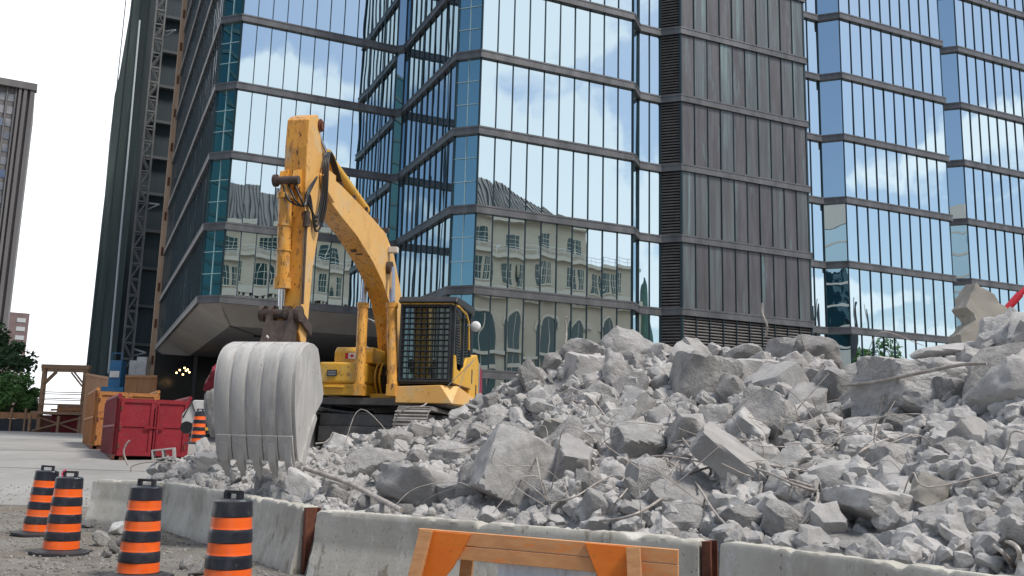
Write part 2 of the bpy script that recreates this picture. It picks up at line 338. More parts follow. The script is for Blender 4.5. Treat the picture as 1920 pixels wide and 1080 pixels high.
# outline (s,t) : kind of the segment that STARTS at this point, number of panes
OUT = [(5.05, 78, 'side', 30), (5.05, 49.5, 'cham', 1), (5.95, 48.6, 'P', 11), (14.55, 48.6, 'P', 1), (14.92, 48.2, 'side', 10), (14.92, 39.74, 'cham', 1),
       (15.80, 38.86, 'P', 10), (24.20, 38.86, 'step', 1), (25.14, 39.8, 'P', 2), (26.55, 39.8, 'louv', 1), (27.30, 39.05, 'dark', 10),
       (35.75, 39.05, 'none', 1), (35.75, 40.5, 'P', 3), (38.25, 40.5, 'cham2', 1), (39.12, 39.6, 'P', 10), (47.5, 39.6, 'none', 1), (47.5, 40.5, 'P', 1),
       (48.25, 40.5, 'cham2', 1), (49.1, 39.65, 'P', 11), (58.3, 39.65, 'none', 1), (58.3, 41.0, 'P', 10), (67, 41, 'none', 1), (67, 60, 'end', 1)]
KT = 12
def offs(pts, d):          # offset open polyline outward (towards the viewer side)
    res = []
    n = len(pts)
    for i in range(n):
        ns = []
        for a, b in ((i - 1, i), (i, i + 1)):
            if a < 0 or b >= n: continue
            e = (pts[b] - pts[a]).normalized(); ns.append(Vector((e.y, -e.x, 0)))
        m_ = ns[0] if len(ns) == 1 else (ns[0] + ns[1]).normalized()
        k = 1 if len(ns) == 1 else 1 / max(.35, m_.dot(ns[0]))
        res.append(pts[i] + m_ * d * k)
    return res
def ribbon(mb, pts, d_in, d_out, z0, z1, mi=0):
    A = offs(pts, d_out); B = offs(pts, d_in); n = len(pts)
    V = []
    for q in (A, B):
        for z in (z0, z1): V += [Vector((p.x, p.y, z)) for p in q]
    a0, a1, b0, b1 = 0, n, 2 * n, 3 * n; F = []
    for i in range(n - 1):
        F += [(a0 + i, a0 + i + 1, a1 + i + 1, a1 + i), (a1 + i, a1 + i + 1, b1 + i + 1, b1 + i), (b0 + i, b0 + i + 1, a0 + i + 1, a0 + i)[::1]]
    mb.add(V, F, mi)
pts = [st(o[0], o[1]) for o in OUT]
# levels: bands run the whole outline; the corner bay left of 'inner' stops at level 1
i_in = 4
for k in range(-1, KT + 1):
    mb = MB(); P_ = pts if k >= 1 else pts[i_in:]
    ribbon(mb, P_, -.05, .13, lev(k) - BH, lev(k))
    ribbon(mb, P_, -.05, .15, lev(k) - .07, lev(k) + .012)
    ribbon(mb, P_, -.05, .16, lev(k) - BH - .012, lev(k) - BH + .05)
    mb.build('spandrel_band', M['band'], BLD, world=True, fix=True)
def pane(mb, a, b, z0, z1, mi=0, tilt=.0020):
    e = (b - a); n = Vector((e.y, -e.x, 0)).normalized(); w = e.length
    t1 = rnd.gauss(0, tilt); t2 = rnd.gauss(0, tilt); bow = abs(rnd.gauss(0, tilt * .35))
    # a 5x7 grid so every pane bows slightly
    nx, nz = 4, 6; b0 = len(mb.v)
    for j in range(nz + 1):
        for i in range(nx + 1):
            u = i / nx; v = j / nz; d = (u - .5) * w * t1 + (v - .5) * (z1 - z0) * t2 + bow * 4 * u * (1 - u) * w * .6
            p = a + e * u + n * (d - .01); mb.v.append((p.x, p.y, z0 + (z1 - z0) * v))
    for j in range(nz):
        for i in range(nx):
            q = b0 + j * (nx + 1) + i; mb.f.append([q, q + 1, q + nx + 2, q + nx + 1]); mb.m.append(mi)
    bk = n * -.03; q0 = [a + bk, b + bk]
    mb.add([(q0[0].x, q0[0].y, z0), (q0[1].x, q0[1].y, z0), (q0[1].x, q0[1].y, z1), (q0[0].x, q0[0].y, z1)], [(3, 2, 1, 0)], mi)
rest = MB(); mul = MB(); panel = MB(); louv = MB(); jo = MB(); sidep = MB(); backs = MB()
npane = 0
for i in range(len(OUT) - 1):
    a, b, kind, n = pts[i], pts[i + 1], OUT[i][2], OUT[i][3]
    e = b - a; nn = Vector((e.y, -e.x, 0)).normalized()
    for k in range(-1, KT):
        if k < 1 and i < i_in: continue
        z0, z1 = lev(k), lev(k + 1) - BH
        if kind in ('P', 'side', 'none'):
            for j in range(n):
                p, q = a + e * (j / n), a + e * ((j + 1) / n)
                if kind == 'P':
                    own = (i == 6 and -1 <= k <= 5) or (i == 2 and 1 <= k <= 5 and j < 8)
                    if own and npane < 100:
                        mb = MB(); pane(mb, p, q, z0, z1); mb.build('window_pane', M['glass_low'] if k < 1 else M['glass'], BLD, world=True, smooth=30); npane += 1
                    else: pane(rest, p, q, z0, z1, 0)
                else: pane(sidep, p, q, z0, z1, 0)
                c = p + nn * .02
                mul.frame((c.x, c.y, (z0 + z1) / 2), e.normalized() * .02, nn * .022, (0, 0, (z1 - z0) / 2))
        elif kind in ('cham', 'cham2', 'step'):
            m3 = 3 if kind == 'cham' else 1
            mb = MB()
            for h in range(m3):
                y0 = z0 + (z1 - z0) * h / m3; y1 = z0 + (z1 - z0) * (h + 1) / m3
                for j in range(2 if kind == 'cham' else 1):
                    w = 2 if kind == 'cham' else 1
                    pane(mb, a + e * (j / w), a + e * ((j + 1) / w), y0, y1, 0, .006)
                    if kind == 'cham' and j == 1: jo.frame(((a + e * .5).x + nn.x * .02, (a + e * .5).y + nn.y * .02, (y0 + y1) / 2), e.normalized() * .012, nn * .012, (0, 0, (y1 - y0) / 2 - .004))
                if kind == 'cham' and h: jo.frame((((a + b) / 2).x + nn.x * .02, ((a + b) / 2).y + nn.y * .02, y0), e * .49, nn * .014, (0, 0, .014))
            mb.build('corner_pane', M['glass_chamfer'] if kind == 'cham' else M['glass'], BLD, world=True, smooth=30)
            for q in (a, b):
                mul.frame((q.x + nn.x * .03, q.y + nn.y * .03, (z0 + z1) / 2), e.normalized() * .035, nn * .05, (0, 0, (z1 - z0) / 2))
        elif kind == 'dark':
            for j in range(n):
                p, q = a + e * (j / n), a + e * ((j + 1) / n); c = (p + q) / 2
                d = rnd.uniform(.01, .035)
                if k >= 1:
                    panel.frame((c.x + nn.x * d, c.y + nn.y * d, (z0 + z1) / 2), e * (.485 / n), nn * .03, (0, 0, (z1 - z0) / 2 - .01), rnd.choice((0, 0, 0, 1, 1, 2)))
                else:
                    zz = z0
                    while zz < z1 - .1:
                        louv.frame((c.x + nn.x * .03, c.y + nn.y * .03, zz + .07), e * (.47 / n), nn * .03 + Vector((0, 0, -.03)), Vector((0, 0, .022)) + nn * .01); zz += .155
                c = p + nn * .04
                mul.frame((c.x, c.y, (z0 + z1) / 2), e.normalized() * .022, nn * .06, (0, 0, (z1 - z0) / 2))
        elif kind == 'louv':
            zz = z0; c = (a + b) / 2
            while zz < z1 - .1:
                louv.frame((c.x + nn.x * .03, c.y + nn.y * .03, zz + .07), e * .47, nn * .035 + Vector((0, 0, -.03)), Vector((0, 0, .022)) + nn * .01); zz += .155
    if kind in ('dark', 'louv'):
        z0 = lev(-1); z1 = lev(KT); c = (a + b) / 2 - nn * .1
        backs.frame((c.x, c.y, (z0 + z1) / 2), e * .5, nn * .05, (0, 0, (z1 - z0) / 2))
    if kind in ('dark', 'louv'):
        for q in (a, b):
            mul.frame((q.x + nn.x * .02, q.y + nn.y * .02, (lev(-1) + lev(KT)) / 2), e.normalized() * .05, nn * .07, (0, 0, (lev(KT) - lev(-1)) / 2))
o = rest.build('window_pane', M['glass'], BLD, world=True, smooth=30); o['kind'] = 'stuff'
o = sidep.build('side_window_pane', M['glass_side'], BLD, world=True, smooth=30); o['kind'] = 'stuff'
o = mul.build('mullion', M['mullion'], BLD, world=True); o['kind'] = 'stuff'
panel.build('metal_cladding', [M['darkpanel'], mat('weathered_metal_patina', (.098, .100, .104), (.145, .150, .154), 1.5, .42, .4, .0015, 5, obj=False, stretch=(2.6, 2.6, .15), spots=[(1.0, .5, .7, (.16, .215, .215))]),
    mat('weathered_metal_green', (.098, .110, .114), (.14, .162, .167), 1.8, .42, .4, .0015, 5, obj=False, stretch=(3, 3, .12), spots=[(1.2, .5, .66, (.20, .27, .27))])], BLD, world=True)
louv.build('louver', M['louver'], BLD, world=True)
backs.build('cladding_backing', M['void'], BLD, world=True)
half = len(jo.v) // 8; cxs = [sum(jo.v[i * 8 + k][0] for k in range(8)) / 8 for i in range(half)]
for lo, hi in ((-99, -9), (-9, 99)):
    j2 = MB()
    for i in range(half):
        if lo < cxs[i] <= hi: j2.add(jo.v[i * 8:i * 8 + 8], [[q - i * 8 for q in f] for f in jo.f[i * 6:i * 6 + 6]])
    j2.build('glazing_joint', M['joint'], BLD, world=True)
# base below the lowest band, roof, back
mb = MB(); ribbon(mb, pts[i_in:], -.3, .04, -.5, lev(-1) - BH); mb.build('base_wall', M['void'], BLD, world=True, fix=True)
mb = MB(); rf = [(p.x, p.y, lev(KT)) for p in offs(pts, -.1)] + [tuple(st(40, 92, lev(KT)))]; mb.add(rf, [list(range(len(rf)))]); mb.build('roof', M['band'], BLD, world=True)
# overhanging corner: sloped fascia, flat soffit, recessed ground floor
zb = lev(1) - BH - .012; zs = 7.6
ov = [st(5.05, 77.8), st(5.05, 49.5), st(5.95, 48.6), st(14.95, 48.6)]
inn = offs(ov, -1.7)
mb = MB(); V = [Vector((p.x, p.y, zb)) for p in offs(ov, -.02)] + [Vector((p.x, p.y, zs)) for p in inn]
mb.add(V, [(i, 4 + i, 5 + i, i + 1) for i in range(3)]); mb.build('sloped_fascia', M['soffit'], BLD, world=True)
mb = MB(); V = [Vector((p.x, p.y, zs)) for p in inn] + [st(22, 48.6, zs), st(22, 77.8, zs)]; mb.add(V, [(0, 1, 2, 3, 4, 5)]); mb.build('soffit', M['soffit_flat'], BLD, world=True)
for (s_, t_) in ((9.5, 54), (9.0, 61)):
    mb = MB(); c = st(s_, t_, zs - .03); mb.frame(c, DP * .9, DW * .22, (0, 0, .03)); mb.build('soffit_vent', M['void'], BLD, world=True)
mb = MB(); c = st(13.5, 70, 3.8); mb.frame(c, DP * 9, DW * .1, (0, 0, 3.8)); mb.frame(st(22, 58, 3.8), DP * .1, DW * 14, (0, 0, 3.8)); mb.build('recessed_wall', plain('recess_dark_glass', (.02, .023, .026), .12), BLD, world=True)
for s_ in (7.2, 9.6, 12.1, 14.5, 17):
    mb = MB(); mb.frame(st(s_, 69.8, 3.8), DP * .12, DW * .1, (0, 0, 3.79)); mb.build('recess_column', plain('recess_column', (.10, .10, .105), .6), BLD, world=True)
for q, (u, v) in enumerate(((337, 694), (346, 690), (349, 695), (355, 698), (331, 699), (343, 702), (352, 693))):
    mb = MB(); p = at(u, v, 60); mb.lathe([(.001, -.06), (.05, -.04), (.06, 0), (.05, .04), (.001, .06)], 8)
    mb.v = [(x + p.x, y + p.y, z + p.z) for x, y, z in mb.v]; mb.build('hanging_lamp', M['lamp'], BLD, world=True)

# ------------------------------------------------------------------ netted building under construction, hoist mast, timber strip
nb = empty('netted_building', st(1, 98), 'unfinished tower wrapped in dark green scaffold netting at the street end', 'building')
ZT = 60
mb = MB(); 
s_l = [(.2, 0), (.28, 26), (.34, 27), (.22, 35), (.45, 37), (.85, 44), (.95, 46), (1.0, ZT)]
prev = None
V = []
for (s_, z) in s_l: V.append((s_, z))
poly = V + [(2.7, ZT), (2.7, 0)]
mb.prism(poly, lambda a, b, w: st(a, w, b), 96, 112); mb.build('scaffold_net', M['net'], nb, world=True, fix=True)
mb = MB(); mb.frame(st(5.2, 105.2, ZT / 2), DP * 2.6, DW * 8, (0, 0, ZT / 2)); mb.build('dark_net', M['netdark'], nb, world=True)
for k in range(16):
    z = 3.2 + 3.75 * k; mb = MB(); mb.frame(st(4.9, 96.8, z), DP * 1.2, DW * .35, (0, 0, .14)); mb.build('floor_slab', M['slab'], nb, world=True)
for s_ in (.35, 1.1, 1.9, 2.65):
    mb = MB(); mb.tube([st(s_, 95.8, 0), st(s_, 95.8, ZT)], .05, 6); mb.build('scaffold_pole', M['net'], nb, world=True)
hm = empty('hoist_mast', st(.6, 94), 'tall grey lattice mast of a construction hoist beside the netted tower', 'hoist mast')
mb = MB(); z = 3.0
s0, s1 = 3.15, 4.0
for s_ in (s0, s1):
    for t_ in (93.2, 94.2): mb.tube([st(s_, t_, 0), st(s_, t_, 62)], .10, 5)
k = 0
while z < 60:
    for t_ in (93.2, 94.2):
        mb.tube([st(s0, t_, z), st(s1, t_, z)], .085, 4)
        mb.tube([st(s0 if k % 2 else s1, t_, z), st(s1 if k % 2 else s0, t_, z + 1.5)], .075, 4)
    mb.tube([st(s0, 93.2, z), st(s0, 94.2, z)], .05, 4); mb.tube([st(s1, 93.2, z), st(s1, 94.2, z)], .05, 4)
    z += 1.5; k += 1
mb.build('lattice', mat('mast_steel', (.12, .12, .118), (.18, .18, .175), 1, .6, .3), hm, world=True)
for z in (9.5, 23.5, 41):
    mb = MB(); mb.tube([st(s1, 93.6, z + .5), st(5.0, 91.5, z)], .09, 6); mb.tube([st(s1, 93.6, z - .2), st(5.0, 91.5, z)], .07, 6); mb.build('wall_tie', M['steel'], hm, world=True)
M['palewood'] = mat('pale_timber', (.46, .29, .18), (.60, .42, .29), 1, .8, 0, obj=False, stretch=(3, 3, .3))
mb = MB(); mb.frame(st(4.82, 78.4, 30), DP * .2, DW * .2, (0, 0, 30))
zz = 2
while zz < 58:
    mb.frame(st(4.82, 78.17, zz), DP * .08, DW * .04, (0, 0, .35), 1); zz += 2.9
o = settle(mb.build('timber_strip', [M['palewood'], M['rust']])); tag(o, 'narrow orange-brown timber strip standing up the far edge of the glass building', 'timber strip')
mb = MB(); mb.tube([at(203, 700, 86), at(262, 38, 86)], .09, 8)
o = settle(mb.build('steel_pipe', plain('pale_pipe', (.55, .60, .60), .4))); tag(o, 'tall thin pale vertical pipe standing in front of the green netting', 'pipe')

# ------------------------------------------------------------------ far towers
def tower(name, label, u_r, v_top, y, width, depth, m_wall, fins=True):
    p = at(u_r, v_top, y); r_ = empty(name, (p.x, p.y, 0), label, 'building')
    ux = Vector((-.885, -.465, 0)); uy = Vector((-.465, .885, 0)); H = p.z
    base = Vector((p.x, p.y, 0))
    mb = MB(); mb.frame(base + ux * width / 2 + uy * depth / 2 + Vector((0, 0, H / 2)), ux * width / 2, uy * depth / 2, (0, 0, H / 2)); mb.build('wall', m_wall, r_, world=True)
    return r_, base, ux, uy, H
r_, b0, ux, uy, H = tower('office_tower', 'tall brown office tower with vertical fins at the left edge', 66, 170, 230, 34, 30, M['fin'])
n = 24; mbg = MB()
for i in range(n):
    x = 5.2 + i * 1.95
    for k in range(24):
        z = H - 3.0 - k * 3.35
        mbg.frame(b0 + ux * x - uy * .02 + Vector((0, 0, z)), ux * .72, uy * .08, (0, 0, 1.0), 0 if (k not in (1, 2, 4, 5, 6, 7)) or (i + k) % 3 else 1)
o = mbg.build('window', [M['panel_win'], M['towerglass']], r_, world=True); o['kind'] = 'stuff'
mb = MB()
for i in range(n + 1):
    x = 4.2 + i * 1.95; mb.frame(b0 + ux * x - uy * .5 + Vector((0, 0, H / 2)), ux * .16, uy * .22, (0, 0, H / 2))
for x, w in ((.5, .5), (2.1, .4), (3.3, .3)): mb.frame(b0 + ux * x - uy * .6 + Vector((0, 0, H / 2)), ux * w, uy * .6, (0, 0, H / 2))
mb.build('fin', M['fin'], r_, world=True)
mb = MB(); mb.frame(b0 + ux * 16 - uy * .3 + Vector((0, 0, H + .5)), ux * 16.4, uy * 1.2, (0, 0, .9)); mb.build('parapet', M['fin'], r_, world=True)
r_, b0, ux, uy, H = tower('brick_tower', 'red brick apartment block with white windows behind the brown tower', 56, 588, 330, 22, 20, M['brick'])
for k in range(17):
    for x, w in ((2.4, 2.0), (7.0, 1.2), (11.5, 1.2), (16, 1.2)):
        mb = MB(); mb.frame(b0 + ux * x - uy * .05 + Vector((0, 0, H - 2.6 - k * 3.1)), ux * w * .7, uy * .12, (0, 0, .75)); mb.build('window', plain('pale_window', (.5, .52, .52), .3) if k == 0 and x == 2.4 else bpy.data.materials['pale_window'], r_, world=True)

# ------------------------------------------------------------------ trees
def blob_crown(mb, c, rad, n, size, squash=.8, clumps=26):
    cl = []
    for i in range(clumps):
        d = Vector((rnd.gauss(0, 1), rnd.gauss(0, 1), rnd.gauss(0, 1))).normalized() * rnd.uniform(.45, 1.0)
        cl.append((Vector((c[0] + d.x * rad, c[1] + d.y * rad, c[2] + d.z * rad * squash)), rad * rnd.uniform(.18, .34)))
    for i in range(n):
        cc, rr = cl[rnd.randrange(clumps)]
        d = Vector((rnd.gauss(0, 1), rnd.gauss(0, 1), rnd.gauss(0, 1))).normalized() * rr * rnd.random() ** .4
        p = cc + d; a = Vector((rnd.gauss(0, 1), rnd.gauss(0, 1), rnd.gauss(0, .6))).normalized(); b_ = a.orthogonal().normalized(); s_ = size * rnd.uniform(.6, 1.3)
        mb.add([p - a * s_, p + b_ * s_ * .5, p + a * s_, p - b_ * s_ * .5], [(0, 1, 2, 3)])
def tree(p, h, rad, label, leafm, n=2600, size=.22, group='street trees'):
    t = empty('street_tree', p, label, 'tree', group); z0 = p[2]
    tr = MB(); tr.tube([(p[0], p[1], z0 - .2), (p[0] + .1, p[1], z0 + h * .35), (p[0], p[1] + .1, z0 + h * .7)], [.22, .17, .08], 8)
    for k in range(7):
        a = k * 2.4; q = Vector((p[0], p[1], z0 + h * (.35 + .04 * k))); tr.tube([q, q + Vector((math.cos(a) * rad * .4, math.sin(a) * rad * .4, h * .16)), q + Vector((math.cos(a) * rad * .75, math.sin(a) * rad * .75, h * .24))], [.09, .06, .03], 6)
    tr.build('trunk', M['bark'], t, world=True)
    cr = MB(); blob_crown(cr, (p[0], p[1], z0 + h * .66), rad, n, size, squash=h * .36 / rad); cr.build('crown', leafm, t, world=True)
    return t
p = at(8, 800, 76); tree((p.x, p.y, 2.1), 4.3, 2.1, 'large bright green tree at the left edge, below the brown tower', M['leaf'], 7000, .17)
p = at(47, 800, 80); tree((p.x, p.y, 2.1), 2.7, 1.3, 'smaller dark green tree right of the large one at the street end', M['leafdark'], 4000, .13)
p = at(-40, 800, 82); tree((p.x, p.y, 2.4), 8.4, 3.6, 'dark tree cut by the left edge of the view', M['leafdark'], 4200, .26)

# site fence with black mesh at the far left
sf = empty('site_fence', at(30, 806, 70), 'low fence of orange timber rail over black mesh at the far street end', 'fence')
pL, pR = at(-60, 806, 70), at(72, 806, 70); z0 = gz(0, 70)
mb = MB(); mb.bar(Vector((pL.x, pL.y, z0 + .45)), Vector((pR.x, pR.y, z0 + .45)), .05, .9); mb.build('mesh_panel', M['black'], sf, world=True)
mb = MB(); mb.bar(Vector((pL.x, pL.y, z0 + 1.15)), Vector((pR.x, pR.y, z0 + 1.15)), .08, .45); mb.build('timber_rail', M['plywood'], sf, world=True)
for k in range(6):
    q = pL.lerp(pR, k / 5); mb = MB(); mb.box(q.x - .06, q.x + .06, q.y - .13, q.y - .05, z0, z0 + 1.7); mb.build('post', M['woodgrey'], sf, world=True)

# ------------------------------------------------------------------ timber platform with arch
tf = empty('timber_platform', at(118, 808, 68), 'tall weathered timber loading platform with open frame and cross braces', 'platform')
yb = 68.0; zg = gz(0, yb)
def wp(u, v, dy=0): q = at(u, v, yb); return Vector((q.x, q.y + dy, q.z))
xl, xr = wp(78, 750).x, wp(158, 750).x
ztop = wp(118, 688).z; zdeck = wp(118, 775).z
def tb(name, a, b, w, h, m_=None, dy=0): mb = MB(); mb.bar(a, b, w, h, up=(0, 1, 0)); return mb.build(name, m_ or M['woodgrey'], tf, world=True)
xl0, xr0 = xl, xr
for dy in (0, 3.0):
    xl, xr = xl0 - dy * .487, xr0 - dy * .487
    for x in (xl, xr): tb('post', (x, yb + dy, zg - .2), (x, yb + dy, ztop), .26, .26)
    tb('beam', (xl - .2, yb + dy - .01, ztop + .0), (xr + .2, yb + dy - .01, ztop), .30, .38)
    tb('brace', (xl + .1, yb + dy - .16, ztop - 1.2), (xl + 1.0, yb + dy - .16, ztop - .2), .1, .12); tb('brace', (xr - .1, yb + dy - .16, ztop - 1.2), (xr - 1.0, yb + dy - .16, ztop - .2), .1, .12)
    tb('rail', (xl, yb + dy - .2, zdeck + 1.5), (xr, yb + dy - .2, zdeck + 1.5), .06, .08); tb('rail', (xl, yb + dy - .2, zdeck + 1.05), (xr, yb + dy - .2, zdeck + 1.05), .06, .08)
xl, xr = xl0, xr0
mb = MB(); mb.box(xl - 1.2, xr - .3, yb + 2.2, yb + 2.3, zg, zdeck - .1); mb.build('under_deck_panel', mat('brown_panel', (.07, .035, .03), (.16, .06, .045), .8, .8), tf, world=True)
mb = MB(); mb.box(xl + .4, xr - .5, yb + 1.6, yb + 2.0, zdeck + .05, zdeck + .7); mb.build('stacked_crate', M['woodgrey'], tf, world=True, bevel=.02)
tb('deck_beam', (xl - .5, yb - .2, zdeck), (xr + .2, yb - .2, zdeck), .2, .45); tb('deck_beam', (xl - .1, yb - .2, zdeck + .62), (xr, yb - .2, zdeck + .62), .1, .14)
tb('brace', (xl - .3, yb - .25, zg + .1), (xr, yb - .25, zdeck - .3), .1, .16); tb('brace', (xr, yb - .1, zg + .1), (xl, yb - .1, zdeck - .3), .1, .16)
for x in (xl - .5, (xl + xr) / 2, xr): tb('post', (x, yb - .35, zg - .2), (x, yb - .35, zdeck - .2), .16, .16)
mb = MB(); mb.box(xl, xr, yb, yb + 3, zdeck - .1, zdeck + .05); mb.build('deck', M['woodgrey'], tf, world=True)
for k in range(5):
    mb = MB(); mb.bar((xl + .3 + k * .62, yb + .9, zdeck + .25), (xl + 1.5 + k * .5, yb + 1.2, zdeck + .33 + .05 * k), .16, .14); mb.build('stacked_plank', M['wood'], tf, world=True)
mb = MB(); p = Vector((xl + .6, yb + .5, zg)); mb.box(p.x, p.x + 1.9, p.y, p.y + 1.3, zg, zg + 1.25)
o = settle(mb.build('red_skip', M['red'], bevel=.03)); tag(o, 'small dark red skip behind the cross braces of the timber platform', 'skip')

# hoarding and hoist base
hd = empty('plywood_hoarding', at(230, 760, 56), 'brown plywood hoarding wall with timber cap below the netted tower', 'hoarding')
def hoard(u0, v0, y0, u1, v1, y1):
    a, b = at(u0, v0, y0), at(u1, v1, y1); d = (b - a); L_ = Vector((d.x, d.y, 0)).length; n = max(2, int(L_ / 1.2))
    for i in range(n):
        p, q = a.lerp(b, i / n), a.lerp(b, (i + 1) / n); mb = MB(); e = (q - p) * .492; c = (p + q) / 2; h = c.z
        mb.frame((c.x, c.y, h / 2), (e.x, e.y, 0), Vector((e.y, -e.x, 0)).normalized() * .03, (0, 0, h / 2)); mb.build('board_panel', M['plywood'], hd, world=True)
    mb = MB(); mb.bar(a + Vector((0, -.05, 0)), b + Vector((0, -.05, 0)), .14, .14); mb.build('cap_rail', M['wood'], hd, world=True)
hoard(163, 702, 66, 222, 712, 56); hoard(222, 706, 56, 296, 706, 56)
hb = empty('hoist_cage', at(212, 735, 52), 'blue hoist cage with white notice above the orange dumpster', 'hoist')
p = at(212, 733, 52); mb = MB(); mb.box(p.x - .33, p.x + .33, 52, 52.7, p.z, p.z + 1.7); mb.build('cage', M['blue'], hb, world=True, bevel=.03)
mb = MB(); mb.box(p.x - .62, p.x + .6, 51.85, 52.05, p.z - .02, p.z + .22); mb.build('sill', M['blue'], hb, world=True)
mb = MB(); mb.box(p.x - .25, p.x + .27, 51.93, 51.99, p.z + .75, p.z + 1.1); mb.build('notice', M['offwhite'], hb, world=True)
mb = MB()
for x in (-.28, .28): mb.tube([(p.x + x, 52.1, p.z + 1.7), (p.x + x, 52.1, p.z + 2.1)], .03, 6)
mb.tube([(p.x - .28, 52.1, p.z + 2.1), (p.x + .28, 52.1, p.z + 2.1)], .03, 6); mb.build('guard_rail', M['blue'], hb, world=True)
mb = MB(); p = at(257, 698, 60); mb.box(p.x - .55, p.x - .1, 60, 60.8, p.z - 2, p.z + .75); mb.box(p.x - .1, p.x + .55, 60, 60.8, p.z - 2, p.z + 1.0)
o = settle(mb.build('site_cabinet', M['offwhite'], bevel=.03)); tag(o, 'off-white stepped site cabinet standing behind the hoarding under the mast', 'cabinet')

# ------------------------------------------------------------------ dumpsters
def dumpster(loc, rotz, Lx, Wy, H, m_, label, cat='dumpster'):
    r_ = empty('dumpster', loc, label, cat, None, rot=(0, 0, rotz))   # local: x = along the long side (away), y = across, door at x=0
    mb = MB(); t = .06
    mb.box(0, Lx, 0, t, .15, H - .06); mb.box(0, Lx, Wy - t, Wy, .15, H - .06); mb.box(Lx - t, Lx, t, Wy - t, .15, H - .06); mb.box(0, Lx, t, Wy - t, .15, .25)
    mb.build('body', m_, r_, fix=True)
    mb = MB(); x = .22
    while x < Lx:
        mb.box(x - .05, x + .05, -.09, -.001, .2, H - .1); mb.box(x - .05, x + .05, Wy + .001, Wy + .09, .2, H - .1); x += .40
    mb.box(0, Lx, -.11, -.091, H * .52, H * .52 + .07); mb.build('side_rib', m_, r_)
    mb = MB(); mb.tube([(0, 0, H), (Lx, 0, H), (Lx, Wy, H), (0, Wy, H)], .075, 8); mb.build('top_rail', m_, r_, smooth=40)
    mb = MB(); mb.box(-.05, Lx, .15, .3, 0, .149); mb.box(-.05, Lx, Wy - .3, Wy - .15, 0, .149); mb.box(-.04, Lx, -.08, 0, .02, .149); mb.build('skid', M['rust'], r_)
    for k, (y0, y1) in enumerate(((.06, Wy / 2 - .02), (Wy / 2 + .02, Wy - .06))):
        d = MB(); d.box(-.05, -.001, y0, y1, .16, H - .1); 
        for (a0, a1, b0_, b1) in ((y0, y0 + .11, .16, H - .1), (y1 - .11, y1, .16, H - .1)): d.box(-.10, -.051, a0, a1, b0_, b1)
        d.box(-.098, -.051, y0 + .111, y1 - .111, H - .24, H - .11); d.box(-.098, -.051, y0 + .111, y1 - .111, .17, .3); d.box(-.085, -.051, y0 + .111, y1 - .111, H * .52, H * .52 + .05)
        dd = d.build('door', m_, r_, fix=True)
        for z in (.5, H * .5, H - .45):
            hg = MB(); hg.tube([(-.11, y0 + .03 if k == 0 else y1 - .03, z - .08), (-.11, y0 + .03 if k == 0 else y1 - .03, z + .08)], .035, 8); hg.build('hinge', M['rust'], dd)
    lb = MB(); lb.tube([(-.14, Wy / 2 + .12, .3), (-.14, Wy / 2 + .12, H - .25)], .025, 8); lb.box(-.15, -.11, Wy / 2 - .3, Wy / 2 + .35, H * .5, H * .5 + .05); lb.build('latch_bar', m_, r_)
    fl = MB()
    fl.box(.1, Lx - .1, .1, Wy - .1, H - .45, H - .4); fl.build('load', M['dust'], r_)
    return r_
pA = at(213, 868, 33.5); 
# front face runs from the near-left corner to the right
pB = at(349, 842, 34.6)
fr = math.atan2(pB.y - pA.y, pB.x - pA.x)
zd = gz(0, 33.5)
Wd = Vector((pB.x - pA.x, pB.y - pA.y, 0)).length
rdump = dumpster((pA.x, pA.y, zd), 0, 5.5, Wd, 2.28, M['red'], 'large red roll-off dumpster with ribbed side and double end doors')
# local x (long side) points away from the viewer, local y to the right along the front face
ex = Vector((-math.sin(fr) * -1, 0, 0))
fx = Vector((math.cos(fr), math.sin(fr), 0)); lx = Vector((-fx.y, fx.x, 0))
def set_axes(o, X, Y): o.rotation_euler = Matrix((X, Y, X.cross(Y))).transposed().to_euler()
def mirror_fix(o):     # local frame here is left-handed in plan (x away, y right): flip y in the meshes
    for c in [o] + [k for k in o.children_recursive]:
        if c.data:
            a = np.empty(len(c.data.vertices) * 3); c.data.vertices.foreach_get('co', a); a = a.reshape(-1, 3); a[:, 1] *= -1; c.data.vertices.foreach_set('co', a.ravel()); c.data.flip_normals()
mirror_fix(rdump); rdump.rotation_euler = (0, 0, math.atan2(lx.y, lx.x))
pC = at(172, 852, 39.5)
odump = dumpster((pC.x, pC.y, gz(0, 39.5)), 0, 6.0, 2.4, 2.5, M['orange_bin'], 'orange-yellow dumpster mostly hidden behind the red one')
mirror_fix(odump); odump.rotation_euler = (0, 0, math.atan2(lx.y, lx.x))

# ------------------------------------------------------------------ rubble heap surface
def az_of(p): return math.degrees(math.atan2(p.x, p.y))
crest = [(180, 900, 17.5), (270, 882, 18.5), (350, 862, 20), (420, 862, 19), (520, 862, 18), (600, 838, 17.5), (650, 822, 17.5), (700, 800, 17.5), (760, 785, 17), (820, 778, 16.6), (880, 752, 16.8), (930, 728, 17), (975, 702, 17),
         (1020, 682, 17), (1070, 660, 17), (1110, 655, 17), (1180, 658, 17), (1250, 665, 16.8), (1330, 668, 16.5), (1400, 662, 16.2), (1500, 664, 15.8), (1560, 690, 15.4), (1620, 716, 15), (1700, 712, 14),
         (1760, 690, 13), (1820, 670, 12.3), (1920, 640, 11.5), (2100, 640, 10.5), (2500, 700, 9)]
frontl = [(180, 17.9), (310, 16.6), (440, 14.4), (590, 12.0), (800, 10.7), (1000, 9.8), (1200, 9.1), (1340, 8.7), (1500, 8.1), (1700, 7.4), (1920, 6.7), (2500, 5.4)]
crest = [(u, v + (14 if 560 < u < 1600 else 4) + (14 if 600 < u < 830 else 0), y) for u, v, y in crest]
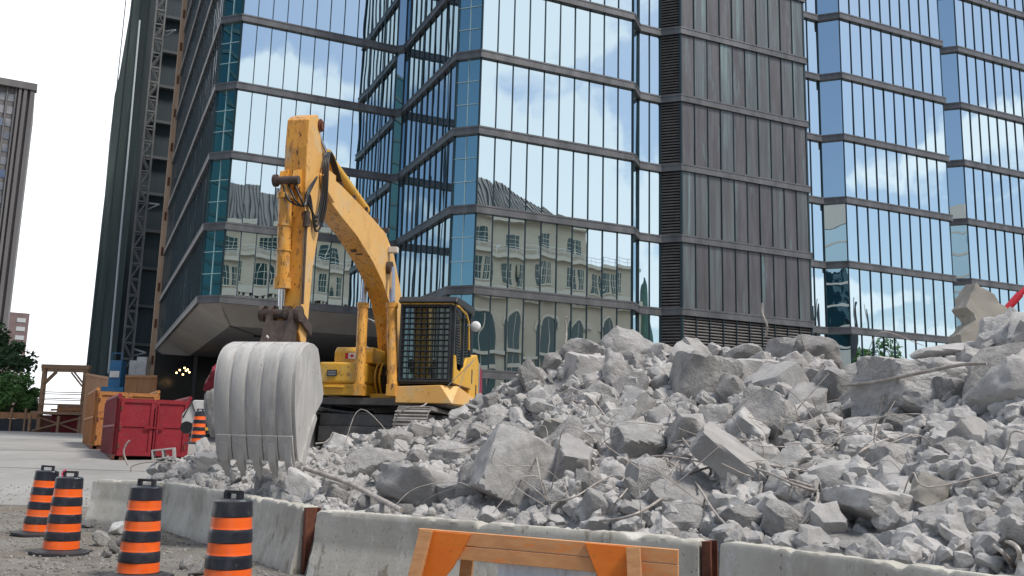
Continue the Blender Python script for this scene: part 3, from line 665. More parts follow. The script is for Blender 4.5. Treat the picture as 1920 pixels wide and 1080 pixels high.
CA = np.array([az_of(at(u, v, y)) for u, v, y in crest]); CD = np.array([at(u, v, y).xy.length for u, v, y in crest]); CZ = np.array([at(u, v, y).z for u, v, y in crest])
fl_ = [atz(u, v, .81) for u, v in ((182, 898), (305, 903), (583, 948), (606, 955), (900, 977), (1318, 1009), (1366, 1014), (1650, 1050), (1990, 1092), (2300, 1130))]
FA = np.array([az_of(q) for q in fl_]); FD = np.array([q.xy.length + .34 for q in fl_])
def sstep(a, b, x): t = np.clip((x - a) / (b - a), 0, 1); return t * t * (3 - 2 * t)
A_L = az_of(at(235, 880, 17))
def pile(x, y, rough=True):
    a = math.degrees(math.atan2(x, y)); D = math.hypot(x, y)
    Dc = np.interp(a, CA, CD); Zc = np.interp(a, CA, CZ); Df = np.interp(a, FA, FD)
    g = gz(x, y)
    if D <= Df: z = .66 * max(0.0, 1 - (Df - D) / .08)
    elif D < Dc:
        t = (D - Df) / max(Dc - Df, .5); z = .66 + (Zc - .66) * (t ** .95)
    else:
        q = 1.42 if a > -14 else .8
        t = float(sstep(0, 2.6, D - Dc)); z = Zc + (min(q, Zc) - Zc) * t
        z *= 1 - float(sstep(27, 34, D)); 
    fade = float(sstep(A_L - .6, A_L + 2.2, a)); z *= fade; z += (D > Df) * .26 * math.exp(-(((x + 3.75) / .95) ** 2 + ((y - 13.95) / .55) ** 2))
    if rough and z > .1:
        z += (noise.noise(Vector((x * .9, y * .9, 3))) * .22 + noise.noise(Vector((x * 2.3, y * 2.3, 9))) * .22 + noise.noise(Vector((x * 6, y * 6, 1))) * .05) * min(1, z)
    return z if z > g + .02 else g - .08
gx = np.arange(-13, 16, .11); gy = np.arange(4.5, 31, .11)
mb = MB(); nx = len(gx)
for y in gy:
    for x in gx: mb.v.append((x, y, pile(x, y) + noise.noise(Vector((x * 15, y * 15, 0))) * .02))
idx = {}
for j in range(len(gy) - 1):
    for i in range(nx - 1):
        q = j * nx + i
        if max(mb.v[q][2], mb.v[q + 1][2], mb.v[q + nx][2], mb.v[q + nx + 1][2]) > gz(0, gy[j]) - .02:
            mb.f.append([q, q + 1, q + nx + 1, q + nx]); mb.m.append(0)
o = mb.build('rubble_bed', M['dust'], smooth=180); tag(o, 'crushed grey concrete dust and grit forming the heap behind the barriers', 'rubble', kind='stuff')

def hit(u, v):
    r = ray(u, v); r.normalize(); t = 5.0; d = math.hypot(r.x, r.y)
    last = None
    while t < 40:
        p = EYE + r * t
        if p.z < pile(p.x, p.y): return p
        t += .05
    # above the crest: stand on the crest line
    a = math.degrees(math.atan2(r.x, r.y)); Dc = float(np.interp(a, CA, CD)); return EYE + r * (Dc / d)

# ------------------------------------------------------------------ rock shapes
def ico(sub):
    bm = bmesh.new(); bmesh.ops.create_icosphere(bm, subdivisions=sub, radius=1)
    v = np.array([q.co[:] for q in bm.verts]); f = [[q.index for q in fc.verts] for fc in bm.faces]; bm.free(); v /= np.linalg.norm(v, axis=1)[:, None]; return v, f
ICO = {k: ico(k) for k in (1, 2, 3, 4, 5)}
def rock_verts(seed, sub_, kind='block', rough=.03):
    g = np.random.default_rng(seed); v, f = ICO[sub_]
    if kind == 'block':
        n = g.integers(9, 15); P = g.normal(size=(n, 3)); P /= np.linalg.norm(P, axis=1)[:, None]; d = g.uniform(.55, .95, n)
        ax = np.eye(3); P = np.vstack([P, ax, -ax]); d = np.concatenate([d, [.95, .8, .7, .95, .8, .7]])
    elif kind == 'cube':
        Q = np.linalg.qr(g.normal(size=(3, 3)) * .12 + np.eye(3))[0]; n = 5
        E = g.normal(size=(n, 3)); E /= np.linalg.norm(E, axis=1)[:, None]
        P = np.vstack([Q, -Q, E]); d = np.concatenate([[.9, .72, .65, .88, .7, .62], g.uniform(.82, 1.0, n)])
    else:   # slab
        n = 6; E = g.normal(size=(n, 3)); E[:, 2] *= .3; E /= np.linalg.norm(E, axis=1)[:, None]; ax = np.eye(3)
        P = np.vstack([ax, -ax, E]); d = np.concatenate([[.98, .72, .24, .95, .7, .22], g.uniform(.66, .95, n)])
    dots = v @ P.T; dots = np.where(dots > 1e-3, dots, 1e-3); r = (d / dots); k = 60.0 if kind != 'block' else 42.0
    r = -np.log(np.exp(-k * r).sum(1)) / k
    w = v * r[:, None]
    if rough:
        o3 = g.uniform(0, 50, 3)
        for i in range(len(w)):
            q = Vector(w[i] * 2.2 + o3); e = noise.noise(q) * rough * 1.6 + noise.noise(q * 3.1) * rough * .9 + noise.noise(q * 8) * rough * .5 + (noise.noise(q * 18) * rough * .3 if sub_ > 3 else 0)
            w[i] *= 1 + e
    return w, f
def rock_mesh(name, seed, sub_, kind, m_, rough=.03, sharp=32):
    w, f = rock_verts(seed, sub_, kind, rough); me = bpy.data.meshes.new(name); me.from_pydata(w.tolist(), [], f); me.materials.append(m_)
    me.shade_smooth(); me.set_sharp_from_angle(angle=R(sharp)); return me
def put(me, name, p, size, rot, label, group=None, cat='concrete chunk'):
    o = bpy.data.objects.new(name, me); COL.objects.link(o); o.location = p
    o.scale = size if not isinstance(size, (int, float)) else (size,) * 3
    o.rotation_euler = rot; tag(o, label, cat, group); return o

# hand-placed pieces: u, v centre in the photograph, width/height in px, shape, material, rotation, label
BIG = [
 (1316, 716, 100, 112, 'block', 'concrete', 3, (.2, .3, .4), 'big rough rounded boulder of concrete, just below the crest under the louvres'),
 (1402, 706, 84, 62, 'cube', 'concrete_smooth', 5, (.35, -.1, .3), 'smooth pale angular block right of the big rough boulder'),
 (1524, 652, 88, 52, 'block', 'concrete', 8, (.1, .15, .6), 'pale domed block on the crest below the corner of the dark tower'),
 (1470, 672, 70, 52, 'block', 'concrete', 9, (.5, .15, 2), 'rough chunk on the crest left of the pale domed block'),
 (1400, 640, 52, 34, 'block', 'concrete', 13, (.1, .5, 1), 'highest small chunk on the crest, right of the louvres'),
 (1086, 660, 62, 52, 'block', 'concrete', 10, (.3, .4, .1), 'left end chunk of the rubble crest, with a jagged top'),
 (1105, 695, 80, 58, 'cube', 'concrete_smooth', 11, (.3, .1, .4), 'blocky chunk under the left end of the crest'),
 (1176, 660, 74, 60, 'block', 'concrete', 12, (1, .2, .1), 'pointed chunk on the crest below the step in the glass'),
 (1236, 650, 56, 44, 'block', 'concrete_smooth', 14, (.2, .1, .9), 'rounded pale chunk on the crest below the louvre edge'),
 (1260, 672, 44, 50, 'slab', 'concrete', 15, (1.2, .3, .1), 'flat upright chip beside the louvre edge'),
 (1160, 708, 84, 54, 'block', 'concrete', 17, (.2, .8, .1), 'dark-sided wedge below the pointed crest chunk'),
 (1200, 772, 62, 60, 'cube', 'concrete_smooth', 18, (.2, .6, .4), 'smooth pale block in the middle of the heap'),
 (1125, 745, 70, 50, 'block', 'concrete', 19, (.7, .2, .8), 'round chunk under the long bent rebar'),
 (968, 888, 128, 132, 'cube', 'concrete_smooth', 21, (.25, .35, .55), 'large square-edged block with a pale dusty face above the middle barrier'),
 (905, 915, 72, 80, 'block', 'concrete', 22, (.1, .2, .3), 'rounded lump leaning on the left of the large square-edged block'),
 (800, 922, 118, 72, 'block', 'concrete_smooth', 23, (.1, .2, .8), 'broad whitish block just over the barrier right of the steel pipe'),
 (697, 880, 104, 86, 'block', 'concrete', 24, (.6, .2, .2), 'rough boulder left of the broad whitish block, above the steel pipe'),
 (640, 912, 84, 50, 'slab', 'concrete', 25, (.5, .1, .2), 'tilted flat piece lying under the steel pipe'),
 (575, 918, 84, 52, 'cube', 'concrete_smooth', 26, (.1, .5, .2), 'square pale block right below the excavator bucket'),
 (640, 940, 58, 44, 'block', 'concrete', 27, (.1, .5, .2), 'small block sitting on the barrier line below the steel pipe'),
 (500, 905, 40, 60, 'block', 'concrete_smooth', 28, (.1, .1, .2), 'bright white lump between the bucket teeth and the barrier'),
 (462, 890, 74, 30, 'slab', 'concrete', 29, (.2, .15, .1), 'short pale plank-like slab under the left bucket teeth'),
 (1192, 838, 74, 62, 'cube', 'concrete', 31, (.9, .2, .3), 'block with a hollow beside it in the middle of the heap'),
 (1226, 905, 78, 84, 'block', 'concrete_dark', 32, (.2, .2, .3), 'dark speckled boulder left of the long tilted slab'),
 (1412, 892, 205, 78, 'slab', 'concrete_smooth', 33, (.55, .62, -.1), 'long thick tilted slab sloping down to the right'),
 (1310, 945, 170, 90, 'slab', 'concrete_dark', 34, (.95, .12, .2), 'wide flat plate lying under the tangled rebar'),
 (1410, 975, 108, 52, 'block', 'concrete', 35, (.2, .1, .2), 'oval boulder at the foot of the long tilted slab'),
 (1450, 800, 110, 84, 'cube', 'concrete', 36, (.6, .5, .9), 'angular block above the long tilted slab'),
 (1345, 790, 70, 62, 'block', 'concrete', 37, (.8, .5, .9), 'greyish chunk below the big rough boulder'),
 (1296, 830, 96, 74, 'block', 'concrete', 38, (.3, .5, 1.9), 'wide chunk upper left of the long tilted slab'),
 (1535, 728, 86, 62, 'block', 'concrete', 39, (.3, .5, .2), 'pale chunk left of the three porous boulders'),
 (1572, 748, 90, 84, 'block', 'concrete_dark', 41, (.1, .4, .2), 'left one of the porous boulders in a row'),
 (1636, 768, 96, 96, 'block', 'concrete_dark', 42, (.6, .4, .2), 'middle one of the porous boulders, with a crack beside it'),
 (1752, 738, 178, 112, 'cube', 'concrete_dark', 43, (.12, .02, .2), 'widest porous block under the long thick rebar'),
 (1690, 692, 100, 36, 'slab', 'concrete_smooth', 44, (.25, .1, .1), 'flat pinkish-white slab in front of the glass below the red machine'),
 (1800, 660, 112, 44, 'block', 'concrete_smooth', 45, (.1, .1, .3), 'low pointed block resting on the widest porous block'),
 (1888, 706, 96, 124, 'block', 'concrete', 46, (.3, .3, .9), 'tall rounded pale boulder at the right edge'),
 (1918, 628, 50, 60, 'cube', 'concrete_smooth', 47, (.3, .3, .9), 'grey block at the right edge on top of the tall boulder'),
 (1688, 882, 74, 84, 'block', 'concrete', 48, (.3, .1, .3), 'rounded grey boulder in the lower right hollow'),
 (1668, 962, 138, 72, 'block', 'concrete_smooth', 49, (.15, .1, .3), 'broad pale block near the right barrier'),
 (1752, 938, 78, 58, 'cube', 'concrete_tan', 51, (.15, .4, .7), 'block with a blackened broken face right of the broad pale block'),
 (1866, 962, 230, 66, 'slab', 'concrete', 52, (.45, -.22, .1), 'long flat slab running out of view low on the right'),
 (1690, 1022, 200, 46, 'slab', 'concrete', 53, (.35, -.08, .1), 'flat slab lying just above the right barrier'),
 (1590, 948, 96, 62, 'block', 'concrete', 54, (.35, .5, .5), 'chunk left of the broad pale block near the right barrier'),
 (1790, 815, 50, 46, 'block', 'concrete_smooth', 55, (.9, .8, .5), 'pale triangular chip in front of the widest porous block'),
 (1690, 800, 74, 40, 'block', 'concrete', 56, (.2, .1, .5), 'small block in front of the porous boulders'),
 (1530, 860, 60, 44, 'block', 'concrete', 57, (.4, .1, .5), 'block right of the long tilted slab end'),
 (1475, 915, 60, 50, 'block', 'concrete_smooth', 58, (.4, .1, .9), 'small pale block touching the long tilted slab end'),
 (1120, 950, 74, 56, 'block', 'concrete_smooth', 59, (.4, .1, .9), 'pale angular block just over the middle barrier'),
 (1050, 815, 66, 54, 'cube', 'concrete_tan', 61, (.4, .1, .9), 'tan-stained chunk with a hole above the large square-edged block'),
 (850, 855, 70, 54, 'block', 'concrete', 62, (.4, .1, .9), 'chunk in the low part of the heap in front of the tracks'),
 (745, 830, 60, 50, 'cube', 'concrete', 63, (.4, .1, .3), 'block at the foot of the excavator track'),
 (795, 812, 60, 34, 'cube', 'concrete_smooth', 64, (.1, .1, .3), 'flat-topped block in front of the excavator track'),
 (1000, 720, 60, 44, 'block', 'concrete', 65, (.4, .9, .3), 'chunk on the left slope below the left end of the crest'),
 (940, 790, 60, 46, 'block', 'concrete', 66, (.9, .1, .3), 'chunk on the left slope beside the excavator'),
 (400, 870, 66, 40, 'cube', 'concrete_smooth', 67, (.2, .1, .3), 'pale block left of the excavator bucket near the red dumpster'),
 (1040, 770, 90, 40, 'slab', 'concrete', 68, (.4, .2, .1), 'thin slab on the left slope below the bent rebar'),
]
placed = []
for (u, v, w, h, kind, mk, seed, rot, label) in BIG:
    p = hit(u, v + h * .15); D = (p - EYE).length; k = D / FPX
    sx = 1.16 * w * k / (1.75 if kind != 'slab' else 1.9); h = h * 1.12; 
    if kind == 'slab': sz = (sx, sx * .62, max(h * k * 1.2, .12))
    elif kind == 'cube': sz = (sx, sx * .9, h * k / 1.45)
    else: sz = (sx * 1.05, sx * .9, h * k / 1.5)
    me = rock_mesh('concrete_chunk', seed, 5 if w > 120 else 4, kind, M[mk], .036 if 'smooth' in mk else .062)
    d = (p - EYE).normalized(); c = p + d * sx * .30; Dmin = float(np.interp(az_of(c), FA, FD)) + max(sz[0], sz[1]) * .8; Dn = c.xy.length
    if Dn < Dmin: c = Vector((c.x * Dmin / Dn, c.y * Dmin / Dn, c.z))
    if u < 900 and u != 800: sz = tuple(q * .84 for q in sz)
    c.z = min(at(u, v, c.y).z, pile(c.x, c.y) + sz[2] * .62)
    put(me, 'concrete_chunk', c, sz, (rot[0] * .6, rot[1], rot[2]), label); placed.append((c.x, c.y, sx * .75))
# the big tilted tan slab against the sky at right
TS = [(1835, 528), (1852, 540), (1880, 566), (1905, 590), (1960, 640), (1975, 700), (1900, 665), (1790, 655), (1788, 630), (1812, 612), (1824, 603), (1821, 590), (1806, 576), (1820, 552)]
mb = MB(); q0 = [at(u, v, 12.6) for u, v in TS]; cc = sum(q0, Vector()) / len(q0)
mb.prism([(q.x, q.z) for q in q0], lambda a, b, w: Vector((a, 12.6 + w + (b - cc.z) * .25 + (a - cc.x) * .15, b)), -.06, .34)
me_ = mb.build('concrete_slab', M['concrete_tan'], fix=True)
bm = bmesh.new(); bm.from_mesh(me_.data); bmesh.ops.triangulate(bm, faces=bm.faces); 
for _ in range(4): bmesh.ops.subdivide_edges(bm, edges=[e for e in bm.edges if e.calc_length() > .09], cuts=1)
bmesh.ops.triangulate(bm, faces=bm.faces)
bm.normal_update()
for q in bm.verts:
    e_ = any(ed.calc_face_angle(0) > .5 for ed in q.link_edges if len(ed.link_faces) == 2)
    q.co += q.normal * (noise.noise(q.co * 3) * .015 + noise.noise(q.co * 9) * (.045 if e_ else .012) + noise.noise(q.co * 25) * .006)
bm.to_mesh(me_.data); bm.free(); me_.data.shade_smooth(); me_.data.set_sharp_from_angle(angle=R(40))
tag(settle(me_), 'big tan-grey slab standing tilted on the heap at the upper right, against the glass', 'concrete slab')
# curled pipe shell
mb = MB(); p = hit(1275, 985); ang = [math.pi * (.95 + 1.25 * i / 14) for i in range(15)]
rr, tk, ln = .135, .03, .42
ro = [(math.cos(a) * rr, math.sin(a) * rr) for a in ang] + [(math.cos(a) * (rr - tk), math.sin(a) * (rr - tk)) for a in ang[::-1]]
mb.prism(ro, lambda a, b, w: (a + w * .25, b - w * .2 + 0, w), 0, ln)
o = mb.build('concrete_pipe_shell', M['concrete_smooth'], fix=True, smooth=40); o.rotation_euler = (R(-25), R(20), R(30)); o.location = p + Vector((0, -.15, -.12)); tag(o, 'curled half shell of a broken concrete pipe above the right end of the middle barrier', 'pipe fragment')

# medium chunks: individuals
meshes = [rock_mesh('concrete_chunk', 200 + i, 4 if i < 8 else 3, ('block', 'block', 'cube', 'block', 'slab', 'cube')[i % 6], M[('concrete', 'concrete', 'concrete_smooth', 'concrete_dark', 'concrete', 'concrete_smooth')[i % 6 if i % 7 else 5]], (.075, .06, .045, .08, .055, .05)[i % 6]) for i in range(26)]
COLS = ((330, 'nearest the red dumpster'), (400, 'between dumpster and bucket'), (450, 'against the left side of the bucket'), (520, 'left of the excavator bucket'), (640, 'right beside the bucket'), (700, 'below the boom foot'), (760, 'at the track end'), (820, 'under the cab left edge'), (880, 'in front of the cab'), (940, 'right of the cab'), (1000, 'on the left slope'), (1110, 'under the left crest end'), (1230, 'below the mirrored stone building'), (1330, 'below the louvre strip'), (1430, 'below the dark tower left half'), (1520, 'below the dark tower right half'), (1640, 'below the narrow blue bay'), (1770, 'below the widest glass bay'), (9999, 'by the right edge'))
def region(u, v):
    row = 'near the crest' if v < 720 else ('high on the heap' if v < 790 else ('halfway down' if v < 870 else ('low down' if v < 930 else 'close above the barrier')))
    return next(c for x, c in COLS if u < x), row
def uv_of(p):
    q = CM.transposed() @ (Vector(p) - EYE); return 960 + FPX * q.x / -q.z, 540 - FPX * q.y / -q.z
used_l = {}; cnt = 0; tries = 0; sizes = sorted([rnd.uniform(.12, .34) * (1.45 if rnd.random() < .18 else 1) for _ in range(243)], reverse=True)
a0, a1 = az_of(at(300, 870, 17)), az_of(at(1990, 800, 10))
for s_ in sizes:
    s0_ = s_
    for _ in range(60):
        a = rnd.uniform(a0, a1); s_ = s0_ * float(np.interp(a, [a0, az_of(at(900, 800, 12)), az_of(at(1150, 800, 12))], [.55, .62, 1.0])); Dc = float(np.interp(a, CA, CD)); Df = float(np.interp(a, FA, FD)); t = rnd.random() ** .8
        D = Df + .05 + s_ * .85 + (Dc - Df + .35) * t; x, y = D * math.sin(R(a)), D * math.cos(R(a))
        if all((x - q[0]) ** 2 + (y - q[1]) ** 2 > (s_ * .8 + q[2]) ** 2 * .50 for q in placed): break
    else: continue
    z = pile(x, y) + s_ * .22; placed.append((x, y, s_)); u, v = uv_of((x, y, z)); c, r_ = region(u, v)
    sc = (s_ * rnd.uniform(.9, 1.25), s_ * rnd.uniform(.8, 1.1), s_ * rnd.uniform(.7, 1.1))
    sn = 'large' if s_ > .26 else ('medium' if s_ > .17 else 'small')
    for _q in range(12):
        me_i = rnd.randrange(26); shp = ('rounded', 'blunt', 'square', 'angular', 'flat', 'blocky')[me_i % 6]
        if (sn, shp, r_, c) not in used_l: break
    dup_n = used_l.get((sn, shp, r_, c), 0); used_l[(sn, shp, r_, c)] = dup_n + 1; sn = sn + ('', ', half-buried', ', tilted', ', upright')[min(dup_n, 3)]
    put(meshes[me_i], 'concrete_chunk', (x, y, z), sc, (rnd.uniform(-.9, .9), rnd.uniform(-.9, .9), rnd.uniform(0, 6.3)), '%s %s concrete chunk %s, %s' % (sn, shp, r_, c), 'broken concrete chunks of the heap'); cnt += 1
# small stones: one mass
def stones(name, n, sampler, smin, smax, m_, label, lib_sub=2, seed=1):
    g = np.random.default_rng(seed); lib = [rock_verts(900 + i, lib_sub, ('block', 'cube', 'block', 'slab')[i % 4], .05) for i in range(10)]; lib3 = [rock_verts(900 + i, 3, ('block', 'cube', 'block', 'slab')[i % 4], .07) for i in range(12)] if smax > .15 else None
    VV = []; FF = []; b = 0
    for i in range(n):
        r_ = sampler()
        if r_ is None: continue
        x, y, z = r_; s_ = smin + (smax - smin) * g.random() ** (3.4 if smax > .15 else 2.2); s_ *= (float(np.interp(math.degrees(math.atan2(x, y)), [a0, az_of(at(900, 800, 12)), az_of(at(1150, 800, 12))], [.5, .6, 1.0])) if lib3 else 1); w, f = lib3[g.integers(12)] if lib3 and s_ > .095 else lib[g.integers(10)]
        Q = np.linalg.qr(g.normal(size=(3, 3)))[0]
        if np.linalg.det(Q) < 0: Q[:, 0] *= -1
        VV.append((w * s_) @ Q.T + np.array([x, y, z + s_ * .25])); FF.append(np.array(f) + b); b += len(w)
    V = np.vstack(VV); Fa = np.vstack(FF); me = bpy.data.meshes.new(name)
    me.vertices.add(len(V)); me.vertices.foreach_set('co', V.ravel()); me.loops.add(Fa.size); me.loops.foreach_set('vertex_index', Fa.ravel()); me.polygons.add(len(Fa)); me.polygons.foreach_set('loop_start', np.arange(0, Fa.size, 3)); me.polygons.foreach_set('loop_total', np.full(len(Fa), 3))
    me.update(); me.validate(); me.materials.append(m_); me.shade_flat(); o = bpy.data.objects.new(name, me); COL.objects.link(o); tag(o, label, 'rubble', kind='stuff'); return o
def samp_pile():
    a = rnd.uniform(a0 - 1.5, a1); Dc = float(np.interp(a, CA, CD)); Df = float(np.interp(a, FA, FD)); D = Df - .05 + (Dc - Df + 1.0) * rnd.random() ** .85
    x, y = D * math.sin(R(a)), D * math.cos(R(a)); 
    z = pile(x, y); return (x, y, z) if z > .2 else None
M['rub1'] = mat('rubble_stones', (.33, .322, .313), (.505, .494, .483), 1.3, .95, 0, .01, 30, obj=False, spots=[(3, .6, .75, (.30, .29, .28))], spec=.2)
stones('small_rubble', 13000, samp_pile, .015, .19, M['rub1'], 'small broken concrete stones filling the gaps of the heap')
M['gravelm'] = mat('gravel_stones', (.12, .112, .10), (.33, .315, .29), 6, .95, obj=False)
def samp_plat():
    x, y = rnd.uniform(-7, 3), rnd.uniform(17.5, 25); z = pile(x, y); return (x, y, z) if z > .3 else None
stones('platform_rubble', 1500, samp_plat, .04, .15, M['rub1'], 'loose rubble spread under and around the excavator tracks', seed=2)
def samp_gravel():
    y = 8 + 17 * rnd.random() ** 1.3; x = rnd.uniform(-.66 * y, -.18 * y); 
    return (x, y, gz(x, y) - .004)
stones('gravel', 14000, samp_gravel, .006, .034, M['gravelm'], 'grey gravel scattered over the ground by the barrels', 1, seed=3)
# loose chunks on the ground by the barrels
for k, (u, v, w, label, mk) in enumerate(((218, 998, 30, 'round white stone lying by the barrier end, between the barrels', 'white'), (190, 1018, 34, 'grey chunk left below the round white stone', 0), (213, 1032, 24, 'flat chip under the round white stone', 0), (237, 1020, 30, 'grey chunk right of the round white stone', 0),
        (167, 985, 24, 'chunk beside the second barrel near the barrier end', 0), (176, 960, 20, 'small chunk at the barrier end', 0), (245, 1005, 20, 'small chunk against the left barrier foot', 0), (350, 1062, 26, 'broken chunk in the gap right of the third barrel', 0), (372, 1072, 30, 'chunk by the barrier foot between the two front barrels', 0), (200, 1040, 16, 'tiny chip nearest the second barrel base', 0), (186, 1005, 18, 'small chunk left of the round white stone', 0))):
    p = atz(u, v, .04); s_ = w / FPX * (p - EYE).length / 1.7
    put(rock_mesh('loose_stone', 300 + k, 3, 'block', M['offwhite'] if mk == 'white' else M['concrete'], .05), 'loose_stone', (p.x, p.y, s_ * .5), (s_, s_, s_ * (.9 if mk == 'white' else .7)), (rnd.random(), rnd.random(), rnd.random() * 6), label, cat='stone')

# ------------------------------------------------------------------ rebar
def curve(P, n=8):
    P = [Vector(p) for p in P]; Q = [P[0] * 2 - P[1]] + P + [P[-1] * 2 - P[-2]]; out = []
    for i in range(1, len(Q) - 2):
        for k in range(n):
            t = k / n; a, b, c, d = Q[i - 1], Q[i], Q[i + 1], Q[i + 2]
            out.append(.5 * ((2 * b) + (c - a) * t + (2 * a - 5 * b + 4 * c - d) * t * t + (3 * b - a - 3 * c + d) * t ** 3))
    out.append(P[-1]); return out
def rebar(uvs, r_, label, lift=.38, m_='rebar', name='rebar', pull=None):
    P = []
    for i, q in enumerate(uvs):
        u, v = q[0], q[1]
        if len(q) > 2: p = at(u, v, q[2])
        else:
            p = hit(u, v); d = (p - EYE); e = d.normalized(); p = p - e * (lift * (1.6 if 0 < i < len(uvs) - 1 else .3))
        P.append(p)
    mb = MB(); mb.tube(curve(P), r_, 7); o = settle(mb.build(name, M[m_], smooth=60)); tag(o, label, 'rebar' if name == 'rebar' else 'pipe', 'bent reinforcing bars in the heap' if name == 'rebar' else None); return o
RB = [
 ([(1180, 868), (1240, 855), (1330, 868), (1420, 880), (1500, 912), (1560, 925)], .013, 'bent rebar arching left to right over the long tilted slab'),
 ([(1110, 978), (1180, 968), (1240, 935), (1290, 890), (1370, 868), (1440, 872), (1600, 900)], .015, 'thick rebar sweeping up from the middle barrier over the tilted slab'),
 ([(1250, 862), (1300, 900), (1340, 960), (1385, 1008)], .013, 'rebar dropping steeply to the gap between the barriers'),
 ([(1252, 743), (1262, 790), (1290, 835), (1318, 858)], .010, 'thin rebar curving down left of the big rough boulder'),
 ([(1310, 720), (1288, 760), (1278, 790)], .010, 'short rebar hanging in front of the big rough boulder'),
 ([(1000, 815), (1008, 870), (1020, 945)], .010, 'straight upright rebar over the large square-edged block'),
 ([(900, 838), (950, 880), (1000, 915), (1028, 940)], .008, 'thin rebar slanting down across the large square-edged block'),
 ([(1020, 940), (1070, 935), (1120, 905), (1150, 890)], .009, 'rebar curving right from the foot of the square-edged block'),
 ([(1015, 800), (1030, 760), (1070, 730), (1110, 750), (1148, 798)], .012, 'looped rebar arching on the left slope'),
 ([(1035, 762), (1060, 770), (1078, 795)], .012, 'short hooked rebar inside the looped one'),
 ([(860, 800), (905, 810), (940, 820), (1040, 813)], .009, 'thin rebar lying level on the left slope'),
 ([(1140, 960), (1165, 930), (1190, 905), (1240, 885)], .009, 'thin rebar rising beside the dark speckled boulder'),
 ([(740, 812), (742, 785), (762, 765), (790, 762), (800, 756)], .014, 'pale hooked rebar standing in front of the excavator track'),
 ([(592, 832, 16.5), (615, 828, 16.5), (625, 812, 16.5)], .016, 'short bent rebar right of the bucket'),
 ([(470, 900), (490, 893), (500, 880)], .008, 'tiny bent bar under the bucket teeth'),
 ([(240, 872, 18), (232, 850, 18), (236, 835, 18), (243, 826, 18)], .018, 'pale curved rebar standing in front of the red dumpster'),
 ([(245, 885, 18), (250, 873, 18), (285, 866, 18), (330, 868, 18)], .012, 'thin pale rebar lying at the foot of the red dumpster'),
 ([(1436, 632, 15.9), (1438, 610, 15.8), (1430, 590, 15.8), (1429, 568, 15.8)], .020, 'white bent rebar sticking up above the crest in front of the louvres'),
 ([(1515, 665, 15.3), (1504, 640, 15.2), (1503, 630, 15.2)], .014, 'short rebar stub on the crest beside the pale domed block'),
 ([(1420, 880), (1500, 905), (1535, 920), (1530, 960), (1480, 1010)], .013, 'rebar looping down to the right barrier'),
 ([(1530, 905), (1533, 935), (1510, 975), (1470, 1012)], .014, 'pale flat-looking bar leaning on the right barrier'),
 ([(1590, 880), (1610, 850), (1645, 830), (1672, 822)], .014, 'pale rebar curving up in the lower right hollow'),
 ([(1860, 1008), (1900, 1020), (1912, 1040), (1905, 1060)], .016, 'looped white cable end at the lower right edge'),
 ([(1850, 1015), (1880, 1035), (1900, 1062)], .016, 'second white cable end at the lower right edge'),
 ([(1060, 650), (1062, 620, 17), (1060, 598, 17), (1066, 594, 17)], .016, 'thin grey rod standing above the left end of the crest'),
 ([(1200, 905), (1230, 870), (1250, 855)], .010, 'short rebar above the dark speckled boulder'),
 ([(1240, 880), (1238, 905), (1246, 935)], .008, 'thin tie wire over the dark speckled boulder'),
 ([(1700, 690), (1660, 705), (1600, 718), (1585, 712)], .014, 'rebar lying on the flat pinkish-white slab'),
]
for P_, r_, lb in RB: rebar(P_, r_, lb)
rebar([(1580, 722, 12.2), (1640, 716, 11.6), (1720, 700, 11.0), (1800, 684, 10.5), (1850, 681, 10.3)], .022, 'long thick rusty bar lying across the widest porous block')
rebar([(572, 878, 13.4), (650, 905, 12.6), (700, 930, 12.0), (752, 957, 11.3)], .035, 'long grey steel pipe leaning from the bucket down to the barrier', name='steel_pipe', m_='rebar')
rnd2 = random.Random(77)
used_r = {}
for k in range(72):
    u = rnd2.uniform(620, 1880) if k < 38 else rnd2.uniform(960, 1620); v = rnd2.uniform(700, 960) if k < 38 else rnd2.uniform(790, 985); p = hit(u, v); a = rnd2.uniform(0, 6.3); l = rnd2.uniform(.25, .75)
    q = [p - Vector((0, 0, .05)), p + Vector((math.cos(a) * l * .6, math.sin(a) * l * .3 - .12, l * rnd2.uniform(.1, .45) + .12)), p + Vector((math.cos(a) * l * 1.5, math.sin(a) * l * .6 - .2, l * rnd2.uniform(-.1, .95) + .12)), p + Vector((math.cos(a + .5) * l * 2.1, math.sin(a + .5) * l * .6 - .2, l * rnd2.uniform(-.3, 1.2) + .08))]
    mb = MB(); mb.tube(curve(q, 6), rnd2.uniform(.004, .007), 6); o = settle(mb.build('rebar', M['rebar'], smooth=60)); 
    c_, r2 = region(u, v); ad = 'short' if l < .4 else ('middling' if l < .58 else 'long')
    for w_ in ('', ' stubby', ' kinked', ' slanting', ' faint'):
        lb_ = '%s%s thin rebar end %s, %s' % (ad, w_, r2, c_)
        if lb_ not in used_r: break
    used_r[lb_] = 1; tag(o, lb_, 'rebar', 'bent reinforcing bars in the heap')

